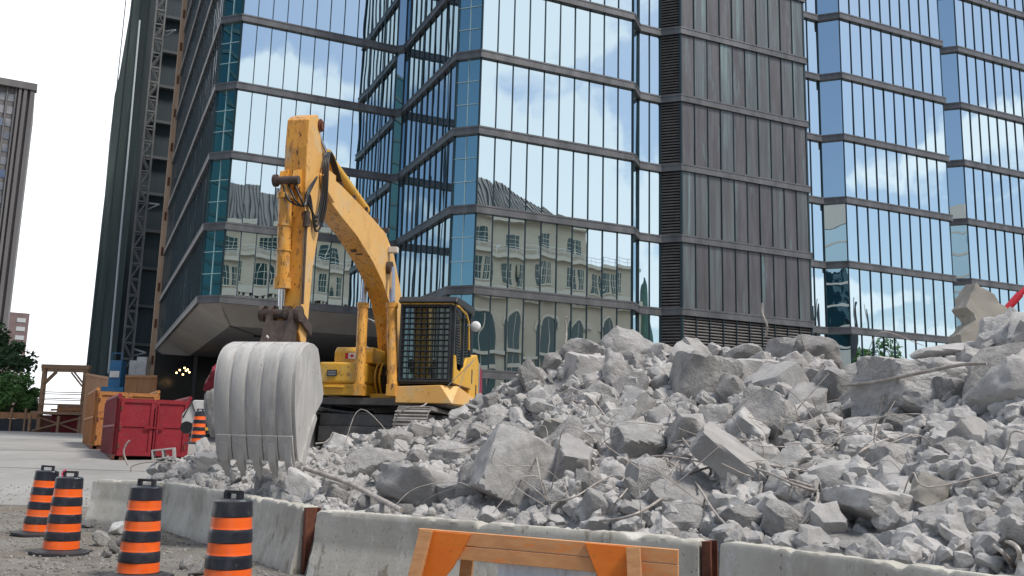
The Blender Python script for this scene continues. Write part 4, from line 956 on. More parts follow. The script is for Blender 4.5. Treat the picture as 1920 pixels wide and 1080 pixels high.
# ------------------------------------------------------------------ concrete barriers
def barrier(a, b, label, endrust=(False, False), seed=0):
    a, b = Vector((a[0], a[1], 0)), Vector((b[0], b[1], 0)); e = (b - a); L_ = e.length; e.normalize(); n = Vector((-e.y, e.x, 0))
    prof = [(-.22, 0), (-.22, .06), (-.17, .26), (-.125, .42), (-.105, .79), (-.09, .81), (.09, .81), (.105, .79), (.125, .42), (.17, .26), (.22, .06), (.22, 0)]
    r_ = empty('concrete_barrier', a, label, 'barrier', 'concrete barriers along the heap'); N_ = max(8, int(L_ / .05)); mb = MB(); m_ = len(prof)
    fine = []
    for i in range(m_ - 1):
        p, q = prof[i], prof[i + 1]; k = max(1, int(math.hypot(q[0] - p[0], q[1] - p[1]) / .05))
        for j in range(k): fine.append((p[0] + (q[0] - p[0]) * j / k, p[1] + (q[1] - p[1]) * j / k))
    fine.append(prof[-1]); m_ = len(fine)
    for i in range(N_ + 1):
        t = i / N_ * L_; endd = min(t, L_ - t)
        for (w, z) in fine:
            q = Vector((t * 4 + seed * 9, w * 12, z * 12)); ch = noise.noise(q * 1.0) * .006 + noise.noise(q * .25) * .008
            if z > .74: ch2 = max(0, noise.noise(Vector((t * 5 + seed * 3, w * 5, 1))) - .12) * .08 + max(0, noise.noise(Vector((t * 19 + seed * 3, w * 9, 4))) - .2) * .07
            else: ch2 = 0
            if endd < .25: ch += noise.noise(q * 2.2) * .025 * (1 - endd / .25)
            ww = w * (1 + ch / .15 * .5) ; zz = z - ch2 - (0.02 * (1 - endd / .06) if endd < .06 and z > .7 else 0)
            p = e * t + n * ww; mb.v.append((p.x, p.y, max(zz, 0)))
    for i in range(N_):
        for j in range(m_ - 1):
            q = i * m_ + j; mb.f.append([q, q + 1, q + m_ + 1, q + m_][::-1]); mb.m.append(0)
    mb.f.append(list(range(m_))); mb.m.append(0); mb.f.append(list(range(N_ * m_, N_ * m_ + m_))[::-1]); mb.m.append(0)
    mb.build('body', M['barrier'], r_, smooth=38, fix=True)
    for flag, t0, sg in ((endrust[0], 0, -1), (endrust[1], L_, 1)):
        if flag:
            mb = MB(); c = e * (t0 + sg * .045)
            mb.frame(c + Vector((0, 0, .40)), e * .012, n * .075, (0, 0, .39)); mb.frame(c + n * -.085 + e * sg * .02 + Vector((0, 0, .40)), e * .04, n * .010, (0, 0, .39)); mb.frame(c + n * .085 + e * sg * .02 + Vector((0, 0, .40)), e * .04, n * .010, (0, 0, .39))
            mb.build('end_channel', M['rust'], r_)
    return r_
def top_pt(u, v): p = atz(u, v, .81); return (p.x, p.y)
T = [top_pt(182, 898), top_pt(305, 903), top_pt(318, 903), top_pt(583, 948), top_pt(606, 955), top_pt(1318, 1009), top_pt(1366, 1014), top_pt(1990, 1092)]
barrier(T[0], T[1], 'far left concrete barrier with a battered end, behind the second barrel', seed=1)
barrier(T[2], T[3], 'concrete barrier between the third and fourth barrels, with rusty steel at its right end', (False, True), 2)
barrier(T[4], T[5], 'long middle concrete barrier behind the orange sawhorse', (False, True), 3)
barrier(T[6], T[7], 'right-hand concrete barrier running out of the lower right corner', (False, False), 4)

# ------------------------------------------------------------------ traffic barrels
def barrel(p, tilt, yaw, label, ribbon_col=None):
    r_ = empty('traffic_barrel', (p.x, p.y, 0), label, 'traffic barrel', 'orange and black traffic barrels', rot=(tilt[0], tilt[1], yaw))
    H = 1.0; rt, rb_ = .172, .232; zs_ = []
    edges = [.075, .19, .305, .42, .535, .65, .765, .88, 1.02]; prof = [(.25, .055), (.25, .075)]; mi = [0]
    for i in range(8):
        z0, z1 = edges[i], edges[i + 1]; ra = rb_ + (rt - rb_) * (z0 - .075) / .945; rb2 = rb_ + (rt - rb_) * (z1 - .075) / .945; o_ = 1 if i % 2 == 0 else 0
        dlt = .0 if o_ else .006
        prof += [(ra + dlt, z0 + .004), (rb2 + dlt, z1 - .004)]; mi += [0, o_]
    prof += [(rt - .01, 1.03), (rt - .05, 1.04)]; mi += [0, 0]
    pf, m2 = [prof[0]], []
    for i in range(1, len(prof)):
        n_ = 4 if abs(prof[i][1] - prof[i - 1][1]) > .06 else 1
        for j in range(1, n_ + 1): pf.append((prof[i - 1][0] + (prof[i][0] - prof[i - 1][0]) * j / n_, prof[i - 1][1] + (prof[i][1] - prof[i - 1][1]) * j / n_)); m2.append(mi[i - 1] if i - 1 < len(mi) else 0)
    mb = MB(); mb.lathe(pf, 48, mis=m2)
    sd_ = len(label) * 1.7; nv_ = []
    for x, y, z in mb.v:
        q = Vector((x * 3, y * 3, z * 2.2 + sd_)); dn = noise.noise(q) * .022 + min(0, noise.noise(q * 2.1 + Vector((5, 0, 0))) + .25) * .09; k_ = 1 + dn * (1 if .1 < z < 1.0 else .3); nv_.append((x * k_, y * k_, z))
    mb.v = nv_; mb.build('body', [M['rub_black'], M['orange']], r_, smooth=40)
    mb = MB(); mb.tube([(-.085, 0, 1.03), (-.085, 0, 1.10), (.085, 0, 1.10), (.085, 0, 1.03)], .017, 8); mb.box(-.10, -.06, -.03, .03, 1.035, 1.10); mb.box(.06, .10, -.03, .03, 1.035, 1.10); mb.box(-.10, .10, -.022, .022, 1.09, 1.115); mb.build('handle', M['rub_black'], r_)
    mb = MB(); pr = []; 
    for k in range(8):
        a = math.pi / 8 + k * math.pi / 4; pr.append((math.cos(a) * .40, math.sin(a) * .40))
    mb.prism(pr, lambda a, b, w: (a, b, w), .0, .045); mb.lathe([(.33, .046), (.26, .07)], 24); mb.build('rubber_base', M['rub_base'], r_, bevel=.008)
    if ribbon_col:
        mb = MB(); mb.tube(curve([(-.08, -.02, 1.11), (-.05, -.05, 1.13), (-.09, -.06, 1.07), (-.06, -.07, 1.02)]), .009, 6); mb.build('tied_ribbon', ribbon_col, r_)
    return r_
Bd = [(84, 870, 15.6, (.0, .05), .3, 'farthest traffic barrel, partly hidden by the next one at far left', None),
      (130, 878, 13.2, (.0, .02), .1, 'second barrel from the left with a pink ribbon tied to its handle', plain('pink_ribbon', (.7, .05, .15), .6)),
      (275, 889, 11.1, (.0, .012), .0, 'barrel standing beside the left barrier joint, between the pair and the nearest one', None),
      (440, 908, 8.95, (.0, .0), -.5, 'nearest and largest barrel, cut off by the bottom of the view', None)]
for u, v, y, tl, yw, lb, rc in Bd:
    p = at(u, v, y); barrel(p, tl, yw, lb, rc)
p = at(374, 790, 30); bs = barrel(p, (0, 0), 0, 'small distant barrel standing right of the red dumpster'); bs.location.z = at(374, 833, 30).z

# ------------------------------------------------------------------ orange sawhorse
sh = empty('sawhorse_barricade', atz(1030, 1120, 0), 'orange-painted timber sawhorse barricade in front of the middle barrier', 'barricade')
A_, B_ = at(786, 990, 6.6), at(1272, 1030, 6.05)
e = (B_ - A_); e.z = 0; e.normalize(); nv = Vector((e.y, -e.x, 0))   # towards viewer
dz = (B_.z - A_.z)
def plank(a, b, w, t, m_, name, up=(0, 0, 1)):
    mb = MB(); mb.bar(a, b, t, w, up); return mb.build(name, m_, sh, world=True, bevel=.003)
for off, mm in ((.0, 'woodmix'), (.093, 'woodmix')):
    o = plank(A_ - Vector((0, 0, .045 + off)), B_ - Vector((0, 0, .045 + off)), .088, .038, M[mm], 'rail')
def on(t, dz_=0, f=0): return A_.lerp(B_, t) + Vector((0, 0, dz_)) + nv * f
# gusset boards painted orange
def gus(poly, f0, f1):
    mb = MB(); P0 = [on(t, z, 0) for t, z in poly]
    n = len(poly); V = [p + nv * f0 for p in P0] + [p + nv * f1 for p in P0]
    F = [list(range(n)), list(range(n, 2 * n))[::-1]] + [(i, i + n, (i + 1) % n + n, (i + 1) % n) for i in range(n)]
    mb.add(V, F); return mb.build('gusset', M['orangepaint'], sh, world=True, fix=True)
gus([(.055, -.01), (.22, -.012), (.155, -.23), (.07, -.42), (.005, -.42)], .021, .037)
gus([(.665, -.005), (.86, -.008), (.86, -.42), (.78, -.42), (.71, -.19)], .021, .037)
for (t0, t1, f, mm) in ((.045, -.03, .062, 'wood'), (.845, .90, .062, 'wood')):
    a = on(t0, -.005, f); b = on(t1, 0, f + .25); b.z = 0; plank(a, b, .088, .038, M[mm], 'leg', up=tuple(e))
for (t0, t1) in ((.20, .10), (.70, .80)):
    a = on(t0, -.06, -.045); b = on(t1, 0, -.33); b.z = 0; plank(a, b, .088, .038, M['wood'], 'leg', up=tuple(e))
mb = MB(); nx_ = 30; V = []; F = []
for j in range(2):
    for i in range(nx_ + 1):
        t = .32 + .38 * i / nx_; p = on(t, -.15 if j else -.75, -.03 + .012 * math.sin(i * 1.7) + .006 * math.sin(i * 4.1)); V.append(p)
F = [(i, i + 1, nx_ + 2 + i, nx_ + 1 + i) for i in range(nx_)]
mb.add(V, F); mb.build('plastic_sheet', M['plastic'], sh, world=True, smooth=60)

# ------------------------------------------------------------------ excavator
PZ = 1.45; AZX = R(190); EF = Vector((math.sin(AZX), math.cos(AZX), 0))
EXC = empty('excavator', (-2.60, 20.0, PZ), 'yellow tracked excavator with raised boom and dusty grey bucket on the rubble', 'excavator', rot=(0, 0, math.atan2(EF.y, EF.x)))
def ex(name, mb, m_, parent=None, **k): return mb.build(name, m_, parent or EXC, **k)
def P3(poly, y0, y1, mb=None, mi=0, side=None): mb = mb or MB(); return mb.prism([(a, b - PZ) for a, b in poly], lambda a, b, w: (a, w, b), y0, y1, mi, side)
def V3(f, l, z): return Vector((f, l, z - PZ))
# boom
boom = [(4.66, 5.88), (4.45, 5.70), (3.9, 5.58), (2.98, 5.42), (1.95, 5.12), (1.3, 4.84), (.80, 4.50), (.35, 4.0), (.05, 3.3), (-.1, 2.95), (-.42, 2.95), (-.52, 3.3), (-.40, 4.2), (.05, 4.95), (.62, 5.55), (1.25, 5.88), (2.1, 5.98), (3.0, 6.06), (3.95, 6.13), (4.5, 6.13)]
mb = P3(boom, -.20, .20, mi=0, side=1); BO = ex('boom', mb, [M['yellow'], M['boomside']], fix=True, bevel=.012)
mb = MB(); mb.tube([V3(1.05, -.30, 5.2), V3(1.05, .30, 5.2)], .13, 16); ex('boom_pivot', mb, M['linkage'], BO)
mb = MB(); mb.tube([V3(4.78, -.25, 6.0), V3(4.78, .25, 6.0)], .14, 16); ex('boom_tip_pin', mb, M['linkage'], BO)
# tip forks
mb = MB(); P3([(4.4, 5.68), (4.9, 5.84), (4.98, 6.0), (4.9, 6.16), (4.4, 6.16)], -.27, -.205, mb); P3([(4.4, 5.68), (4.9, 5.84), (4.98, 6.0), (4.9, 6.16), (4.4, 6.16)], .205, .27, mb); ex('boom_fork', mb, M['boomside'], BO, fix=True)
mb = MB(); mb.box(.95, 1.08, .205, .40, 5.52 - PZ, 5.64 - PZ); ex('work_light', mb, M['offwhite'], BO, bevel=.01)
mb = MB(); mb.frame(V3(2.45, -.04, 5.262) + Vector((.0, 0, -.01)), (.04, 0, .013), (0, .06, 0), (0, 0, .002)); mb.frame(V3(2.3, .02, 5.222), (.03, 0, .010), (0, .07, 0), (0, 0, .002)); ex('scuffed_mark', mb, M['linkage'], BO)
# arm cylinder on top of the boom
mb = MB(); mb.tube([V3(2.1, .02, 6.15), V3(4.25, .02, 6.55)], .105, 14); mb.tube([V3(4.15, .02, 6.53), V3(4.32, .02, 6.565)], .13, 14); C1 = ex('arm_cylinder', mb, M['yellow_clean'], smooth=40)
mb = MB(); mb.tube([V3(4.2, .02, 6.54), V3(5.02, .02, 6.93)], .05, 12); ex('cylinder_rod', mb, M['chrome'], C1, smooth=40)
# stick
stick = [(5.44, 6.86), (5.52, 6.78), (5.54, 6.3), (5.47, 5.3), (5.42, 4.2), (5.38, 3.3), (5.22, 3.05), (5.06, 3.2), (4.98, 4.4), (4.78, 5.3), (4.62, 5.72), (4.62, 6.02), (4.82, 6.25), (4.98, 6.6), (5.06, 6.92), (5.2, 6.98)]
mb = P3(stick, -.19, .19, mi=0, side=1); ST = ex('stick', mb, [M['yellow'], M['boomside']], fix=True, bevel=.012)
mb = MB(); mb.tube([V3(5.06, -.2, 6.84), V3(5.06, .24, 6.84)], .075, 12); mb.tube([V3(5.06, .195, 6.84), V3(5.06, .215, 6.84)], .11, 12); ex('stick_top_pin', mb, M['rust'], ST)
for l in (-.13, .09):
    mb = MB(); P3([(5.48, 5.95), (5.72, 5.85), (5.76, 5.72), (5.66, 5.62), (5.46, 5.55)], l - .03, l + .03, mb); ex('cylinder_lug', mb, M['yellow'], ST, fix=True)
# bucket cylinder in front of the stick
mb = MB(); mb.tube([V3(5.66, -.08, 5.68), V3(5.64, -.08, 5.50), V3(5.52, -.08, 4.05)], [.07, .105, .105], 16); mb.tube([V3(5.645, -.08, 5.5), V3(5.64, -.08, 5.42)], .13, 16); mb.tube([V3(5.53, -.08, 4.15), V3(5.52, -.08, 3.98)], .135, 16)
for z in (5.0, 4.6): mb.tube([V3(5.52 + (z - 4.05) * .083, -.08, z), V3(5.52 + (z - 4.05) * .083, -.08, z - .03)], .118, 16)
C2 = ex('bucket_cylinder', mb, M['yellow'], smooth=40)
mb = MB(); mb.tube([V3(5.52, -.08, 4.0), V3(5.5, -.08, 3.62)], .055, 12); ex('cylinder_rod', mb, M['chrome'], C2, smooth=40)
mb = MB(); mb.tube([V3(5.71, -.245, 5.70), V3(5.71, .16, 5.70)], .07, 12); mb.tube([V3(5.71, -.26, 5.70), V3(5.71, -.2, 5.70)], .1, 12); ex('cylinder_pin', mb, M['linkage'], C2, smooth=40)
# steel tube + hoses along the stick
mb = MB(); mb.tube([V3(5.45, .225, 5.1), V3(5.45, .225, 4.9), V3(5.40, .225, 3.75)], [.03, .022, .022], 8); mb.tube([V3(5.46, .225, 5.25), V3(5.45, .225, 5.0)], .055, 10); ex('hydraulic_tube', mb, M['linkage'], ST, smooth=40)
mb = MB()
for k in range(4):
    o_ = k * .028; mb.tube(curve([V3(3.9, .10 + o_, 6.2), V3(4.45, .12 + o_, 6.52), V3(4.9, .23 + o_, 6.3), V3(4.98, .26 + o_, 5.7 - .1 * k), V3(5.1, .25, 5.25 - .08 * k), V3(5.4, .24, 5.35 + .05 * k), V3(5.5, .22, 5.5)]), .019, 7)
for k in range(3): mb.tube(curve([V3(5.72, -.1 + k * .1, 5.62), V3(5.76, .05 + k * .1, 5.35), V3(5.62, .24, 5.3), V3(5.5, .24, 5.5 + k * .05), V3(5.2, .25, 5.9)]), .017, 7)
ex('hydraulic_hose', mb, M['hose'], smooth=60)
mb = MB()
for k in range(4):
    l = -.13 + k * .07; mb.tube([V3(.35, l, 5.42), V3(.75, l, 5.75), V3(1.3, l, 5.97), V3(2.2, l, 6.06), V3(3.0, l, 6.13), V3(3.9, l, 6.2)], .018, 6)
for f in (.9, 1.6, 2.3, 3.0, 3.7): mb.box(f - .03, f + .03, -.18, .14, 5.92 + .06 * f - PZ, 6.03 + .055 * f - PZ)
ex('boom_pipe', mb, M['linkage'], BO, smooth=60)
# boom cylinders
for l, lt in ((-.16, -.27), (.52, .31)):
    a = V3(1.35, l, 2.72); b = V3(1.18, l + (lt - l) * .68, 4.42); c = V3(1.05, lt, 5.2)
    mb = MB(); mb.tube([a, b], .105, 16); mb.tube([b - Vector((0, 0, .08)), b + Vector((0, 0, .02))], .125, 16); mb.box(1.24, 1.46, l - .09, l + .09, 2.55 - PZ, 2.78 - PZ); C3 = ex('boom_cylinder', mb, M['yellow'], smooth=40)
    mb = MB(); mb.tube([b, c], .058, 12); ex('cylinder_rod', mb, M['chrome'], C3, smooth=40)
# linkage between stick and bucket
mb = MB(); mb.tube([V3(5.50, -.36, 3.58), V3(5.50, .26, 3.58)], .085, 14)
for l in (-.38, -.22, .04, .22): mb.tube([V3(5.50, l - .035, 3.58), V3(5.50, l + .035, 3.58)], .13, 14)
P3([(5.60, 3.62), (5.42, 3.62), (5.48, 3.0), (5.80, 2.9), (5.82, 3.05)], -.26, -.18, mb); P3([(5.60, 3.62), (5.42, 3.62), (5.48, 3.0), (5.80, 2.9), (5.82, 3.05)], .10, .18, mb); P3([(5.66, 3.45), (5.60, 3.45), (5.66, 3.0), (5.84, 2.95)], -.18, .10, mb)
P3([(5.46, 3.62), (5.36, 3.6), (5.0, 3.45), (5.0, 3.3), (5.42, 3.45)], .20, .25, mb); P3([(5.46, 3.62), (5.36, 3.6), (5.0, 3.45), (5.0, 3.3), (5.42, 3.45)], -.27, -.21, mb)
ex('bucket_linkage', mb, M['linkage'], fix=True)
# bucket
BW = .60
back = [(5.66, 3.02), (5.86, 3.07), (6.06, 3.05), (6.25, 2.96), (6.38, 2.80), (6.44, 2.55), (6.43, 2.25), (6.37, 1.95), (6.29, 1.68), (6.22, 1.46), (6.15, 1.32)]
def catm(P, n=4):
    out = []; Q = [P[0]] + P + [P[-1]]
    for i in range(1, len(Q) - 2):
        for k in range(n):
            t = k / n; out.append(tuple(.5 * (2 * Q[i][j] + (Q[i + 1][j] - Q[i - 1][j]) * t + (2 * Q[i - 1][j] - 5 * Q[i][j] + 4 * Q[i + 1][j] - Q[i + 2][j]) * t * t + (3 * Q[i][j] - Q[i - 1][j] - 3 * Q[i + 1][j] + Q[i + 2][j]) * t ** 3) for j in (0, 1)))
    return out + [P[-1]]
back0 = back; back = catm(back)
def thick(poly, t):
    res = []
    for i, (a, b) in enumerate(poly):
        p0 = poly[max(i - 1, 0)]; p1 = poly[min(i + 1, len(poly) - 1)]; d = Vector((p1[0] - p0[0], p1[1] - p0[1])).normalized(); res.append((a - -d.y * -t, b - d.x * -t * -1))
    return res
inner = [(a + (-.045 if i > 12 else 0), b - (.045 if i <= 20 else 0)) for i, (a, b) in enumerate(back)]
mb = P3(back + inner[::-1], -BW, BW); BK = ex('bucket', mb, M['bucket'], fix=True, smooth=30)
sideP = back + [(6.05, 1.31), (5.90, 1.45), (5.78, 1.72), (5.66, 1.98), (5.36, 2.22), (5.32, 2.36), (5.48, 2.68), (5.58, 2.9)]
for s_ in (-1, 1):
    sp = [(a - .004, b - .004) for a, b in sideP]; mb = P3(sp, s_ * BW, s_ * (BW + .035)); ex('side_plate', mb, M['bucket'], BK, fix=True, bevel=.006)
    mb = P3([(5.98, 1.25), (5.74, 1.72), (5.60, 1.95), (5.66, 2.02), (5.86, 1.78), (6.10, 1.30)], s_ * (BW + .036), s_ * (BW + .065)); ex('side_cutter', mb, M['bucket'], BK, fix=True)
def back_at(i, d): a, b = back[i]; p0 = back[max(i - 1, 0)]; p1 = back[min(i + 1, len(back) - 1)]; t = Vector((p1[0] - p0[0], p1[1] - p0[1])).normalized(); return (a - t.y * d, b + t.x * d)
# wear ribs down the back: raised plates with gaps between
for k in range(5):
    y0 = -BW + .012 + k * (2 * BW / 5); y1 = y0 + 2 * BW / 5 - .035
    outp = [back_at(i, .013) for i in range(4, 33)]; inp = [back_at(i, .002) for i in range(4, 33)]
    mb = P3(outp + inp[::-1], y0, y1); ex('wear_plate', mb, M['bucket'], BK, fix=True, bevel=.006, smooth=25)
    outp = [back_at(i, .032) for i in range(32, 41)]; inp = [back_at(i, .003) for i in range(32, 41)]
    mb = P3(outp + inp[::-1], y0 - .01, y1 + .01); ex('heel_plate', mb, M['bucket'], BK, fix=True, bevel=.006)
for k in range(5):
    l = -BW + .10 + k * (2 * BW - .2) / 4
    mb = MB(); P3([(6.29, 1.56), (6.23, 1.58), (6.12, 1.33), (6.06, 1.17), (6.11, 1.15), (6.21, 1.29)], l - .055, l + .055, mb); P3([(6.14, 1.19), (6.07, 1.19), (6.03, 1.07), (6.06, 1.07)], l - .035, l + .035, mb); ex('tooth', mb, M['bucket'], BK, fix=True, bevel=.005)
mb = MB(); mb.tube([V3(5.74, -.22, 3.04), V3(5.74, -.235, 3.14), V3(5.74, -.17, 3.19), V3(5.74, -.115, 3.14), V3(5.74, -.13, 3.04)], .025, 8); ex('lifting_eye', mb, M['offwhite'], BK, smooth=60)
# upper structure
mb = MB(); mb.box(-1.6, 1.15, -1.0, 1.6, 2.38 - PZ, 2.52 - PZ); ex('deck', mb, M['under'], bevel=.01)
mb = MB(); mb.box(-.2, 1.3, -1.06, -.10, 2.80 - PZ, 3.22 - PZ); ex('side_box', mb, M['yellow_clean'], bevel=.045)
mb = MB(); mb.box(-.2, 1.27, -1.02, -.10, 2.56 - PZ, 2.79 - PZ); mb.box(1.271, 1.33, -.92, -.5, 2.70 - PZ, 2.74 - PZ); ex('side_step_box', mb, M['yellow_clean'], bevel=.012)
mb = MB(); mb.box(1.31, 1.325, -.87, -.66, 2.93 - PZ, 3.06 - PZ); ex('vent_grille', mb, M['black'], bevel=.004)
mb = MB()
for k in range(3): mb.box(1.326, 1.332, -.85, -.68, 2.95 - PZ + k * .035, 2.965 - PZ + k * .035)
ex('grille_slat', mb, M['steel'])
mb = MB(); P3([(1.05, 3.225), (1.05, 3.45), (.95, 3.56), (-1.2, 3.56), (-1.2, 3.225)], -.84, -.02, mb); hood = ex('engine_hood', mb, M['yellow_clean'], fix=True, bevel=.03)
mb = MB(); mb.box(.75, .9, -.42, -.30, 3.56 - PZ, 3.70 - PZ); ex('filler_cap', mb, M['yellow_clean'], hood, bevel=.015)
mb = MB(); fx0 = 1.056; 
mb.box(fx0, fx0 + .004, -.60, -.53, 3.31 - PZ, 3.43 - PZ, 0); mb.box(fx0, fx0 + .004, -.53, -.38, 3.31 - PZ, 3.43 - PZ, 1); mb.box(fx0, fx0 + .004, -.38, -.31, 3.31 - PZ, 3.43 - PZ, 0)
leaf = [(0, .5), (.1, .28), (.22, .34), (.18, .05), (.33, .16), (.37, .08), (.5, .06), (.42, -.06), (.25, -.2), (.28, -.27), (.04, -.24), (.04, -.48), (-.04, -.48), (-.04, -.24), (-.28, -.27), (-.25, -.2), (-.42, -.06), (-.5, .06), (-.37, .08), (-.33, .16), (-.18, .05), (-.22, .34), (-.1, .28)]
c0 = (-.455, 3.37 - PZ); V = [(fx0 + .006, c0[0] + a * .10, c0[1] + b * .095) for a, b in leaf]; ct = len(V); V.append((fx0 + .006, c0[0], c0[1]))
mb.add(V, [(i, (i + 1) % ct, ct) for i in range(ct)], 0); ex('flag_decal', mb, [M['flagred'], M['flagwhite']], hood)
# centre: black recess, fittings behind the boom foot
mb = MB(); mb.box(-1.55, .3, -.10, .56, 2.55 - PZ, 3.2 - PZ); ex('centre_bay', mb, M['black'])
mb = MB(); mb.box(.3, .9, -.08, .55, 2.53 - PZ, 2.62 - PZ); mb.box(.2, .3, -.08, -.02, 2.6 - PZ, 3.2 - PZ); mb.box(.2, .3, .5, .55, 2.6 - PZ, 3.2 - PZ); mb.tube([V3(.0, -.1, 3.15), V3(.0, .56, 3.15)], .1, 12); ex('boom_foot_bracket', mb, M['yellow_clean'])
mb = MB()
for k in range(6):
    l = -.04 + k * .1; mb.tube(curve([V3(.6, l, 2.62), V3(.78, l, 2.95), V3(.72, l + .02, 3.2), V3(.5, l + .03, 3.26), V3(.35, l, 3.05)]), .022, 7, mi=0 if 1 < k < 4 else 1)
ex('valve_hose', mb, [M['hose'], M['yellow_clean']], smooth=60)
mb = MB(); mb.lathe([(.11, 0), (.12, .08), (.10, .15), (.04, .18)], 16); mb.v = [(x - .3, y - .02, z + 3.42 - PZ) for x, y, z in mb.v]; mb.tube([V3(-.3, -.02, 3.2), V3(-.3, -.02, 3.45)], .09, 12); ex('blue_cap', mb, M['blue'], smooth=40)
# counterweight and rear panels
cwp = [(-1.3, 2.5), (-2.2, 2.55), (-2.35, 2.7), (-2.35, 3.35), (-2.2, 3.5), (-1.3, 3.5)]
mb = P3(cwp, -1.05, 1.30); ex('counterweight', mb, M['yellow_clean'], fix=True, bevel=.06)
mb = MB(); P3([(-.3, 2.86), (-.3, 3.50), (-1.0, 3.62), (-1.22, 3.45), (-1.22, 2.56), (-.3, 2.56)], 1.25, 1.72, mb); ex('rear_side_panel', mb, M['yellow_clean'], fix=True, bevel=.02)
mb = MB(); mb.box(-1.32, -1.221, 1.28, 1.725, 2.56 - PZ, 3.46 - PZ); ex('grey_strip', mb, M['steel'])
mb = MB(); P3([(-1.321, 2.5), (-1.321, 3.40), (-1.5, 3.3), (-1.6, 2.9), (-1.6, 2.5)], 1.2, 1.735, mb); ex('maroon_corner', mb, M['maroon'], fix=True, bevel=.01)
mb = MB(); mb.box(-.52, -.44, 1.721, 1.73, 2.95 - PZ, 3.25 - PZ); ex('side_vent', mb, M['black'])
mb = MB(); mb.box(-.98, -.9, 1.721, 1.73, 2.7 - PZ, 2.95 - PZ); ex('side_vent', mb, M['black'])
# cab skirt with sloping end
mb = MB(); V = [(1.38, .60, 2.42), (1.38, 1.76, 2.42), (.9, 1.84, 2.42), (-1.6, 1.84, 2.42), (-1.6, .6, 2.42), (1.38, .60, 2.74), (1.38, 1.50, 2.78), (1.1, 1.80, 2.78), (-1.6, 1.84, 2.50), (-1.6, .6, 2.7)]
V = [(a, b, c - PZ) for a, b, c in V]; mb.add(V, [(4, 3, 2, 1, 0), (5, 6, 7, 8, 9), (0, 1, 6, 5), (1, 2, 7, 6), (2, 3, 8, 7), (3, 4, 9, 8), (4, 0, 5, 9)]); ex('cab_skirt', mb, M['boomside'], fix=True, bevel=.012)
# cab
cy0, cy1, cf, cb_ = .62, 1.74, 1.30, -.28
z0, z1 = 2.80, 4.42
CB = None
mb = MB(); mb.box(cb_, cf, cy0, cy1, z0 - PZ, z0 + .10 - PZ); 
for (f, l) in ((cf - .04, cy0 + .04), (cf - .04, cy1 - .04), (cb_ + .05, cy0 + .04), (cb_ + .05, cy1 - .04), (.45, cy1 - .04)): mb.box(f - .04, f + .04, l - .04, l + .04, z0 + .10 - PZ, z1 - PZ)
CB = ex('cab_frame', mb, M['black'], bevel=.012)
mb = MB(); mb.box(cf - .05, cf - .03, cy0 + .08, cy1 - .08, z0 + .10 - PZ, z1 - PZ); ex('windscreen', mb, M['cabglass'], CB)
mb = MB(); mb.box(.49, cf - .08, cy1 - .05, cy1 - .03, z0 + .45 - PZ, z1 - PZ); mb.box(cb_ + .09, .41, cy1 - .05, cy1 - .03, z0 + .55 - PZ, z1 - PZ); ex('side_window', mb, M['cabglass'], CB)
mb = MB(); mb.box(cb_ + .02, cb_ + .04, cy0 + .08, cy1 - .08, z0 + .1 - PZ, z1 - PZ); mb.box(cb_ + .04, cf - .08, cy0 + .03, cy0 + .05, z0 + .1 - PZ, z1 - PZ); ex('rear_window', mb, M['cabglass'], CB)
mb = MB(); P3([(cf, 2.82), (cf, 3.38), (cf - .10, 3.38), (cf - .22, 3.12), (cf - .62, 3.08), (.40, 3.25), (.2, 3.42), (cb_, 3.5), (cb_, 2.82)], cy1 - .028, cy1 + .02, mb); ex('door_panel', mb, M['yellow_clean'], CB, fix=True, bevel=.008)
mb = MB(); mb.tube([V3(cf + .03, cy0 + .0, z1 - .02), V3(cf + .03, cy1 - .05, z1 - .02), V3(cf - .15, cy1 + .03, z1 - .05), V3(.55, cy1 + .05, z1 - .12), V3(.3, cy1 + .05, z1 - .25), V3(.2, cy1 + .05, 3.6)], .022, 8); ex('handrail', mb, M['yellow_clean'], CB, smooth=60)
mb = MB(); P3([(cf + .12, z1 + .01), (cf + .02, z1 + .13), (cb_ - .03, z1 + .15), (cb_ - .05, z1 - .02), (cf, z1 - .01)], cy0 - .04, cy1 + .05, mb); ex('cab_roof', mb, M['black'], CB, fix=True, bevel=.02)
mb = MB(); f = cf + .03
for k in range(9): l = cy0 + .05 + k * (cy1 - cy0 - .16) / 8; mb.tube([V3(f, l, z0 + .08), V3(f, l, z1 - .04)], .011, 5)
for k in range(14): z = z0 + .10 + k * (z1 - z0 - .18) / 13; mb.tube([V3(f + .012, cy0 + .03, z), V3(f + .012, cy1 - .08, z)], .010, 5)
for l in (cy0 + .02, cy1 - .09): mb.tube([V3(f, l, z0 + .04), V3(f, l, z1 - .02)], .026, 6)
for z in (z0 + .06, z1 - .05): mb.tube([V3(f, cy0 + .02, z), V3(f, cy1 - .09, z)], .026, 6)
ex('cab_guard', mb, M['black'], CB)
mb = MB()
for k in range(18): z = z0 + .55 + k * .055; mb.box(cf - .42, cf - .1, cy1 + .001, cy1 + .012, z - PZ, z + .018 - PZ)
ex('side_grille', mb, M['black'], CB)
mb = MB(); mb.box(.2, .6, .95, 1.4, z0 + .1 - PZ, z0 + .55 - PZ); mb.box(.12, .24, .95, 1.4, z0 + .55 - PZ, z0 + 1.2 - PZ); ex('seat', mb, M['under'], CB, bevel=.03)
mb = MB(); mb.tube([V3(.35, cy1 + .04, 4.1), V3(.45, cy1 + .2, 4.08)], .014, 6); bs_ = []
mb2 = [(.0, .03), (.08, .02), (.105, .0)]
c = V3(.5, cy1 + .24, 4.06)
V = []; F = []
